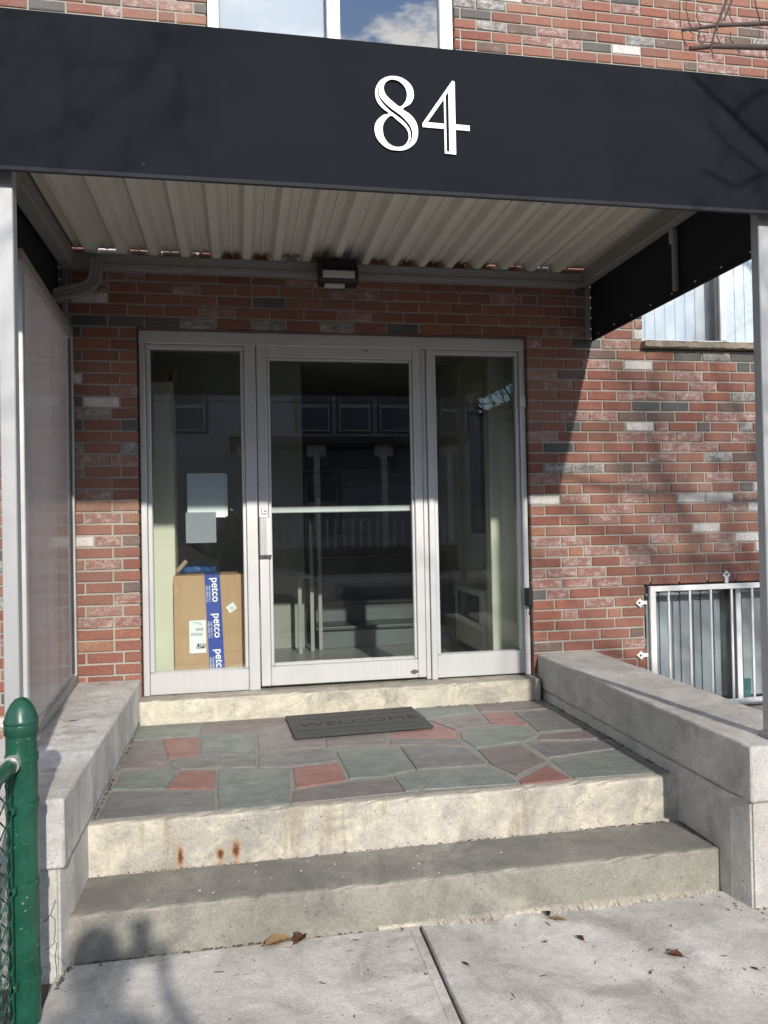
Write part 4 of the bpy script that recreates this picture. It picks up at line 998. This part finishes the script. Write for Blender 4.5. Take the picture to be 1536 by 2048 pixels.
# ================================================================== FALLEN LEAVES
def leaf(x, y, rz, s, mat, label, curl=1., z=.002, wd=.42):
    bm = bmesh.new(); n = 7; g = []
    for i in range(n+1):
        t = i/n; w = wd*math.sin(math.pi*t**.8)*(1+.25*math.sin(i*2.7)); row = []
        for j in (-1, -.5, 0, .5, 1):
            row.append(bm.verts.new((s*(t-.5)*(1-.15*curl*abs(j)), s*w*j*.5, s*curl*(.16*abs(j)**1.5*math.sin(math.pi*t)+.18*(t-.5)**2+rnd.uniform(0, .03)))))
        g.append(row)
    for a, b in zip(g, g[1:]):
        for j in range(4): bm.faces.new((a[j], a[j+1], b[j+1], b[j]))
    r_ = bmesh.ops.solidify(bm, geom=bm.faces[:], thickness=.0006)
    tube(bm, [(-s*.5, 0, s*.05*curl), (-s*.62, s*.03, s*.05), (-s*.78, s*.10, s*.12)], .0009, 4)
    zmin = min(v.co.z for v in bm.verts)
    for v in bm.verts: v.co.z -= zmin
    o = fin(bm, 'fallen_leaf', mat, None, True); o.location = (x, y, z); o.rotation_euler = (0, 0, rz); tag(o, label, 'leaf', 'dry leaves on the pavement'); return o
leaf(-.52, -1.93, .25, .13, 'leaf_tan', 'large curled tan leaf against the foot of the bottom step', 1.2)
leaf(-.44, -1.925, .9, .10, 'leaf_brown', 'curled brown leaf touching the large tan leaf by the step', 1.5)
leaf(.505, -1.985, -.5, .07, 'leaf_tan', 'small flat tan leaf near the bottom step', .4)
leaf(.48, -1.945, 1.3, .05, 'leaf_grey', 'small dark crumpled leaf touching the bottom step', 1.6)
leaf(.525, -2.13, 1.9, .045, 'leaf_brown', 'small upright russet leaf alone on the bare paving', 1.6)
leaf(.79, -2.30, 2.6, .065, 'leaf_brown', 'brown leaf with a long stalk on the paving', 1.5)
leaf(.088, -2.19, 2.1, .035, 'leaf_grey', 'flat black leaf scrap beside the paving joint', .3)
leaf(.40, -2.12, .3, .022, 'leaf_grey', 'tiny black leaf scrap in the middle of the paving slab', .3)
leaf(1.22, -2.30, .5, .075, 'leaf_brown', 'brown leaf beyond the foot of the grey side wall', 1.3)
leaf(.66, -2.37, 1.0, .02, 'leaf_brown', 'tiny brown leaf fragment on the paving', .5)
leaf(1.0, -2.42, 2.2, .03, 'leaf_grey', 'dark narrow leaf scrap on the paving', .4)
leaf(-.275, -2.03, .1, .02, 'leaf_brown', 'thin brown leaf stalk fragment on the paving', .3, wd=.15)
leaf(-1.40, -.93, .3, .05, 'leaf_grey', 'thin dark leaf scrap on top of the pale side wall', .4, .5965, .15)

# ================================================================== TREES
def limb(bm, p, d, ln, r, lvl, rg, n=6):
    pts = [p.copy()]; rad = [r]; q = p.copy(); dd = d.normalized(); k = 6 if lvl < 2 else 4
    kids = []
    for i in range(k):
        dd = (dd + Vector((rg.uniform(-.22, .22), rg.uniform(-.22, .22), rg.uniform(-.08, .20)))).normalized()
        q = q + dd*(ln/k); pts.append(q.copy()); rad.append(r*(1-.72*(i+1)/k))
        kids.append((q.copy(), dd.copy(), rad[-1]))
    tube(bm, pts, rad, n if lvl < 2 else 4)
    if lvl >= 3: return
    for (kp, kd, kr) in kids[1 if lvl else 0:]:
        for _ in range(2 if lvl < 2 else 1):
            a = Vector((rg.uniform(-1, 1), rg.uniform(-1, 1), rg.uniform(-.35, .8))).normalized()
            limb(bm, kp, (kd*.55+a*.8), ln*rg.uniform(.38, .6), max(kr*.62, .0032), lvl+1, rg)
def tree(label, p, h, seed, dirs, extra=None):
    rg = random.Random(seed); t = thing('street_tree', label, 'tree', p)
    b0 = Vector(p); tp = b0+Vector((rg.uniform(-.2, .2), rg.uniform(-.2, .2), h)); bm = bmesh.new()
    pts = [b0+Vector((0, 0, -.1)), b0+Vector((.01, .02, .15)), b0.lerp(tp, .5)+Vector((.05, -.04, 0)), tp]; tube(bm, pts, [.16, .115, .095, .06], 12); fin(bm, 'trunk', 'bark', t, True)
    bm = bmesh.new()
    for f, d, ln, r in dirs: limb(bm, b0.lerp(tp, f), Vector(d), ln, r, 0, rg)
    if extra: extra(bm)
    fin(bm, 'crown', 'bark', t, True)
def stubs(bm):
    # two pruned branches with short curled spurs, reaching in front of the wall
    tube(bm, [(3.75, -1.9, 3.75), (2.9, -1.25, 4.0), (2.45, -.98, 4.06), (2.294, -.9, 4.07), (1.95, -.9, 4.045), (1.819, -.9, 4.021)], [.03, .024, .017, .0155, .013, .012], 8)
    tube(bm, [(3.75, -1.9, 3.85), (2.9, -1.25, 4.17), (2.45, -.98, 4.205), (2.298, -.9, 4.205), (2.0, -.9, 4.165), (1.777, -.9, 4.118)], [.028, .02, .014, .0125, .010, .009], 8)
    tube(bm, [(2.12, -.93, 4.60), (2.06, -.92, 4.36), (1.99, -.915, 4.19), (1.955, -.915, 4.10), (1.935, -.915, 4.02), (1.945, -.92, 3.965)], [.009, .008, .007, .0055, .0045, .003], 6)
    tube(bm, [(2.16, -.95, 4.60), (2.075, -.93, 4.33), (2.02, -.925, 4.20), (1.99, -.92, 4.15)], [.007, .006, .005, .003], 6)
    tube(bm, [(2.25, -.9, 4.205), (2.225, -.9, 4.30), (2.20, -.9, 4.42)], [.004, .0035, .0025], 5)
    tube(bm, [(3.95, -2.9, 2.9), (3.0, -3.3, 3.15), (2.1, -3.5, 3.35), (1.56, -3.5, 3.525), (1.38, -3.5, 3.67), (1.22, -3.5, 3.80)], [.03, .024, .018, .014, .011, .006], 7)
    for p in (((1.56, -3.5, 3.53), (1.60, -3.48, 3.70), (1.52, -3.48, 3.86)), ((1.40, -3.5, 3.66), (1.5, -3.52, 3.76), (1.72, -3.5, 3.80)), ((1.8, -3.5, 3.45), (1.55, -3.45, 3.40), (1.36, -3.45, 3.52), (1.28, -3.45, 3.60)), ((1.5, -3.46, 3.42), (1.4, -3.45, 3.36), (1.25, -3.45, 3.42))): tube(bm, p, [.008, .006, .0045, .003][:len(p)], 5)
    for x, z, s, f in ((1.80, 4.03, -1, 1.9), (1.86, 4.035, 1, .35), (1.91, 4.04, -1, .35), (2.02, 4.055, -1, .5), (2.10, 4.06, -1, .4), (2.19, 4.066, 1, .7), (1.84, 4.13, -1, 1.2), (1.90, 4.145, -1, .6), (1.96, 4.16, 1, .4), (2.1, 4.18, -1, .45), (1.79, 4.12, 1, -.3), (1.83, 4.125, 1, -.25), (2.06, 4.05, 1, -.3)):
        tube(bm, [(x, -.9, z), (x+s*.025, -.905, z+.02*f), (x+s*.045, -.91, z+.08*f), (x+s*.04, -.91, z+.16*f)], [.004, .0032, .0026, .0018], 5)
        bmesh.ops.create_icosphere(bm, subdivisions=1, radius=.005, matrix=Matrix.Translation((x+s*.04, -.91, z+.16*f)))
tree('bare street tree whose pruned branches reach in front of the upper brick wall', (4.3, -2.9, 0), 4.6, 5,
     [(.7, (.8, -.25, .5), 2.0, .030), (.85, (.4, .15, .9), 2.0, .03), (.98, (.3, -.1, 1), 2.2, .04)], stubs)
tree('bare street tree by the kerb on the side of the barred window', (4.6, -5.35, 0), 4.2, 31,
     [(.55, (-.85, .0, .30), 2.6, .036), (.66, (-.8, .1, .42), 2.6, .036), (.78, (-.75, -.1, .6), 2.4, .034), (.70, (-.6, .25, .4), 2.2, .03), (.98, (.0, .1, 1), 2.2, .04)])
tree('bare street tree by the kerb on the side of the green fence', (-3.4, -5.1, 0), 4.4, 11,
     [(.60, (.85, .15, .42), 2.5, .030), (.72, (.8, .0, .55), 2.3, .030), (.85, (.35, .3, .8), 2.2, .03), (.75, (-.7, .1, .7), 2.2, .03), (.98, (.1, .1, 1), 2.4, .04)])

# ================================================================== ACROSS THE STREET (seen in the glass)
def house(label, x0, x1, yf, dep, h, rh, mat, wins, porch=None):
    hs = thing('house', label, 'house', ((x0+x1)/2, yf-dep/2, 0))
    box('wall', mat, x0, x1, yf-dep, yf, -.15, h, hs, 0)
    bm = bmesh.new(); xm = (x0+x1)/2; pr = [(x0-.4, h), (x1+.4, h), (xm, h+rh)]
    a = [bm.verts.new((x, yf+.4, z)) for x, z in pr]; b = [bm.verts.new((x, yf-dep-.4, z)) for x, z in pr]
    bm.faces.new(a); bm.faces.new(b[::-1])
    for i in range(3): bm.faces.new((a[i], b[i], b[(i+1) % 3], a[(i+1) % 3]))
    fin(bm, 'roof', 'roof_shingle', hs)
    for (wx, wz, ww, wh) in wins:
        w = box('window', 'house_dark', wx-.12, wx+ww+.12, yf, yf+.05, wz-.12, wz+wh+.12, hs, 0)
        for k in range(2):
            box('pane', 'pane_far', wx, wx+ww, yf+.052, yf+.058, wz+k*wh*.52, wz+k*wh*.52+wh*.46, w, 0); box('sash', 'house_trim', wx-.04, wx+ww+.04, yf+.0505, yf+.0515, wz+k*wh*.52-.04, wz+k*wh*.52+wh*.46+.04, w, 0)
    z = .3
    bm = bmesh.new()
    while z < h-.2: bbox(bm, x0, x1, yf+.0, yf+.018, z, z+.15); z += .165
    tag(fin(bm, 'clapboards', mat, hs), kind='stuff')
    if porch:
        a, b = porch
        pr_ = box('porch_roof', 'house_dark', a-.3, b+.3, yf+.02, yf+2.2, 3.85, 4.05, hs, 0)
        box('porch_deck', 'house_dark', a, b, yf+.02, yf+2.0, -.1, .7, hs, 0)
        n = 4
        for i in range(n):
            x = a+.2+(b-a-.4)*i/(n-1); c = box('porch_column', 'house_trim', x-.09, x+.09, yf+1.8, yf+1.98, .71, 3.849, hs, .01); box('bracket', 'house_trim', x-.3, x+.3, yf+1.85, yf+1.93, 3.45, 3.849, c, .05)
        for i in range(24): box('baluster', 'house_trim', a+.2+i*(b-a-.4)/24, a+.25+i*(b-a-.4)/24, yf+1.87, yf+1.91, .71, 1.6, hs, 0)
house('pale blue clapboard house with a columned porch across the street', -7.5, 7.4, -20.5, 8, 7.0, 1.6, 'siding', [(1.3, 4.5, .95, 1.6), (2.65, 4.5, .95, 1.6), (4.0, 4.5, .95, 1.6), (-2.6, 4.5, .9, 1.5), (-5.4, 4.5, .9, 1.5), (-4, 1.2, 1., 1.8), (1.5, 1.2, 1., 1.8), (6.1, 4.4, .8, 1.6)], (-.6, 6.0))
house('low cream clapboard house with a steep roof across the street', 8.3, 20, -21, 8, 5.3, 2.4, 'house_trim', [(9.6, 3.2, .9, 1.3), (12.6, 3.2, .9, 1.3), (15, 3.2, .9, 1.3), (17.5, 3.2, .9, 1.3)])
house('grey clapboard house with plain windows across the street', -19, -9, -21, 8, 6.6, 2.0, 'siding', [(-17.5, 4.2, .9, 1.5), (-15, 4.2, .9, 1.5), (-12, 4.2, .9, 1.5)])
tree('bare street tree in front of the houses across the street', (7.9, -15.6, 0), 4.5, 23, [(.55, (-.5, .2, .8), 3, .06), (.7, (.6, .1, .8), 3, .06), (.85, (-.2, -.2, 1), 3, .06), (.98, (.2, 0, 1), 3, .06)])
for dz, dy, w_ in ((0, 0, 'lower'), (.22, .1, 'upper')):
    bm = bmesh.new(); tube(bm, [(-40+i*4, -13.4+dy, 4.3+dz+((-40+i*4-2)/40)**2*2.4) for i in range(21)], .012, 5); 
    tag(fin(bm, 'overhead_cable', 'black_paint', None, True), w_+' black utility cable of the pair sagging along the far side of the street', 'cable', 'overhead cables')

# parked car, silver
car = thing('parked_car', 'silver saloon car parked at the kerb', 'car', (-1.5, -6.85, -.118))
def ext(name, mat, prof, y0, y1, parent, bev=.03, inset=0):
    bm = bmesh.new(); a = [bm.verts.new((x, y0+inset*max(0, z-.7), z)) for x, z in prof]; b = [bm.verts.new((x, y1-inset*max(0, z-.7), z)) for x, z in prof]; n = len(prof)
    bm.faces.new(a); bm.faces.new(b[::-1])
    for i in range(n): bm.faces.new((a[i], b[i], b[(i+1) % n], a[(i+1) % n]))
    if bev: bmesh.ops.bevel(bm, geom=bm.edges[:], offset=bev, segments=2, affect='EDGES')
    return fin(bm, name, mat, parent, False)
ext('body', 'car_paint', [(-3.75, .10), (.72, .10), (.80, .22), (.80, .45), (.70, .60), (.35, .70), (-.25, .80), (-.75, .83), (-1.45, 1.28), (-2.6, 1.30), (-3.3, .92), (-3.72, .86), (-3.82, .6), (-3.80, .2)], -7.70, -6.05, car, .09, .22)
ext('side_glass', 'dark_frame', [(-.85, .86), (-1.47, 1.23), (-2.55, 1.245), (-3.1, .92)], -7.685, -6.065, car, 0, .20)
ext('windscreen', 'dark_frame', [(-.74, .845), (-1.43, 1.285), (-1.40, 1.30), (-.70, .86)], -7.45, -6.30, car, 0)
for x in (-.10, -2.95):
    for y0, y1 in ((-7.72, -7.5), (-6.25, -6.03)):
        bm = bmesh.new(); bmesh.ops.create_cone(bm, cap_ends=True, segments=28, radius1=.315, radius2=.315, depth=y1-y0, matrix=Matrix.Translation((x, (y0+y1)/2, .198)) @ Matrix.Rotation(R(90), 4, 'X')); w = fin(bm, 'wheel', 'tyre', car)
        bm = bmesh.new(); bmesh.ops.create_cone(bm, cap_ends=True, segments=24, radius1=.2, radius2=.2, depth=y1-y0+.02, matrix=Matrix.Translation((x, (y0+y1)/2, .198)) @ Matrix.Rotation(R(90), 4, 'X')); fin(bm, 'rim', 'zinc', w)
for y in (-7.5, -6.25): box('headlight', 'lens_white', .70, .79, y-.16, y+.16, .44, .56, car, .02)

# ================================================================== THE PHOTOGRAPHER (behind the camera; casts the shadow by the steps)
pe = thing('person', 'person in dark jacket standing on the pavement holding up a phone', 'person', (-.74, -5.2, 0))
def skinned(name, mat, verts, edges, root, parent, sub=2):
    me = bpy.data.meshes.new(name); b0 = base(parent)
    me.from_pydata([Vector(v[:3])-b0 for v in verts], edges, []); me.materials.append(MATS[mat])
    o = link(name, me, None, parent); md = o.modifiers.new('skin', 'SKIN'); 
    for i, v in enumerate(verts):
        s = me.skin_vertices[0].data[i]; s.radius = (v[3], v[4] if len(v) > 4 else v[3]); s.use_root = (i == root)
    md.use_smooth_shade = True; m2 = o.modifiers.new('sub', 'SUBSURF'); m2.levels = sub; m2.render_levels = sub; return o
X, Y = -.74, -5.22
V = [(X, Y, .90, .15, .11), (X, Y, 1.08, .14, .10), (X, Y, 1.27, .16, .11), (X, Y+.01, 1.38, .10, .08), (X, Y+.03, 1.44, .055),
     (X-.17, Y, 1.35, .065), (X-.24, Y+.06, 1.08, .05), (X-.06, Y+.30, 1.21, .038), (X+.045, Y+.40, 1.30, .026),
     (X+.17, Y, 1.35, .065), (X+.33, Y+.04, 1.10, .05), (X+.26, Y+.28, 1.20, .038), (X+.165, Y+.40, 1.30, .026),
     (X-.09, Y, .83, .095), (X-.10, Y+.02, .46, .065), (X-.11, Y, .10, .045), (X-.12, Y+.14, .045, .038),
     (X+.09, Y, .83, .095), (X+.10, Y+.02, .46, .065), (X+.11, Y, .10, .045), (X+.12, Y+.14, .045, .038)]
Ed = [(0, 1), (1, 2), (2, 3), (3, 4), (3, 5), (5, 6), (6, 7), (7, 8), (3, 9), (9, 10), (10, 11), (11, 12), (0, 13), (13, 14), (14, 15), (15, 16), (0, 17), (17, 18), (18, 19), (19, 20)]
skinned('body', 'jacket', V, Ed, 0, pe)
H = Vector((X-.01, Y+.05, 1.555))
bm = bmesh.new(); bmesh.ops.create_uvsphere(bm, u_segments=20, v_segments=14, radius=.1)
for v in bm.verts:
    c = v.co; c.x *= .78; c.z *= 1.17; c.y *= .95
    if c.y > .05 and c.z < 0: c.y *= 1.0-.25*(-c.z)/.1
    if abs(c.x) < .018 and c.y > .07 and -.035 < c.z < .02: c.y += .022
    if abs(abs(c.x)-.03) < .016 and c.y > .06 and 0 < c.z < .03: c.y -= .010
    v.co = c + H
for s in (-1, 1): bmesh.ops.create_icosphere(bm, subdivisions=1, radius=.026, matrix=Matrix.Translation(H+Vector((s*.08, -.005, -.005))) @ Matrix.Diagonal((.35, .6, 1, 1)))
fin(bm, 'head', 'skin', pe, True)
bm = bmesh.new(); bmesh.ops.create_uvsphere(bm, u_segments=18, v_segments=12, radius=.106)
for v in bm.verts:
    c = v.co; c.x *= .84; c.z *= 1.14
    if c.y > .02: c.z = max(c.z, .055)
    c.z = max(c.z, -.06); c.y -= .012; v.co = c+H
fin(bm, 'hair', 'house_dark', pe, True)
for s, wx in ((-1, X+.045), (1, X+.165)):
    vs = [(wx, Y+.40, 1.30, .024), (wx+s*.012, Y+.43, 1.335, .024, .014)]; es = [(0, 1)]
    for k in range(4):
        z = 1.32+.022*k; i0 = len(vs); vs += [(wx+s*.012, Y+.455, z, .009), (wx-s*.012+0*k, Y+.463, z+.004, .008), (wx-s*.026, Y+.452, z+.005, .007)]; es += [(1, i0), (i0, i0+1), (i0+1, i0+2)]
    i0 = len(vs); vs += [(wx-s*.005, Y+.415, 1.345, .010), (wx-s*.028, Y+.418, 1.36, .009)]; es += [(1, i0), (i0, i0+1)]
    skinned('hand', 'skin', vs, es, 0, pe, 1)
tag(box('phone', 'black_paint', -.678, -.602, -4.790, -4.781, 1.352, 1.505, None, .003), 'dark smartphone held upright by the standing person', 'phone')
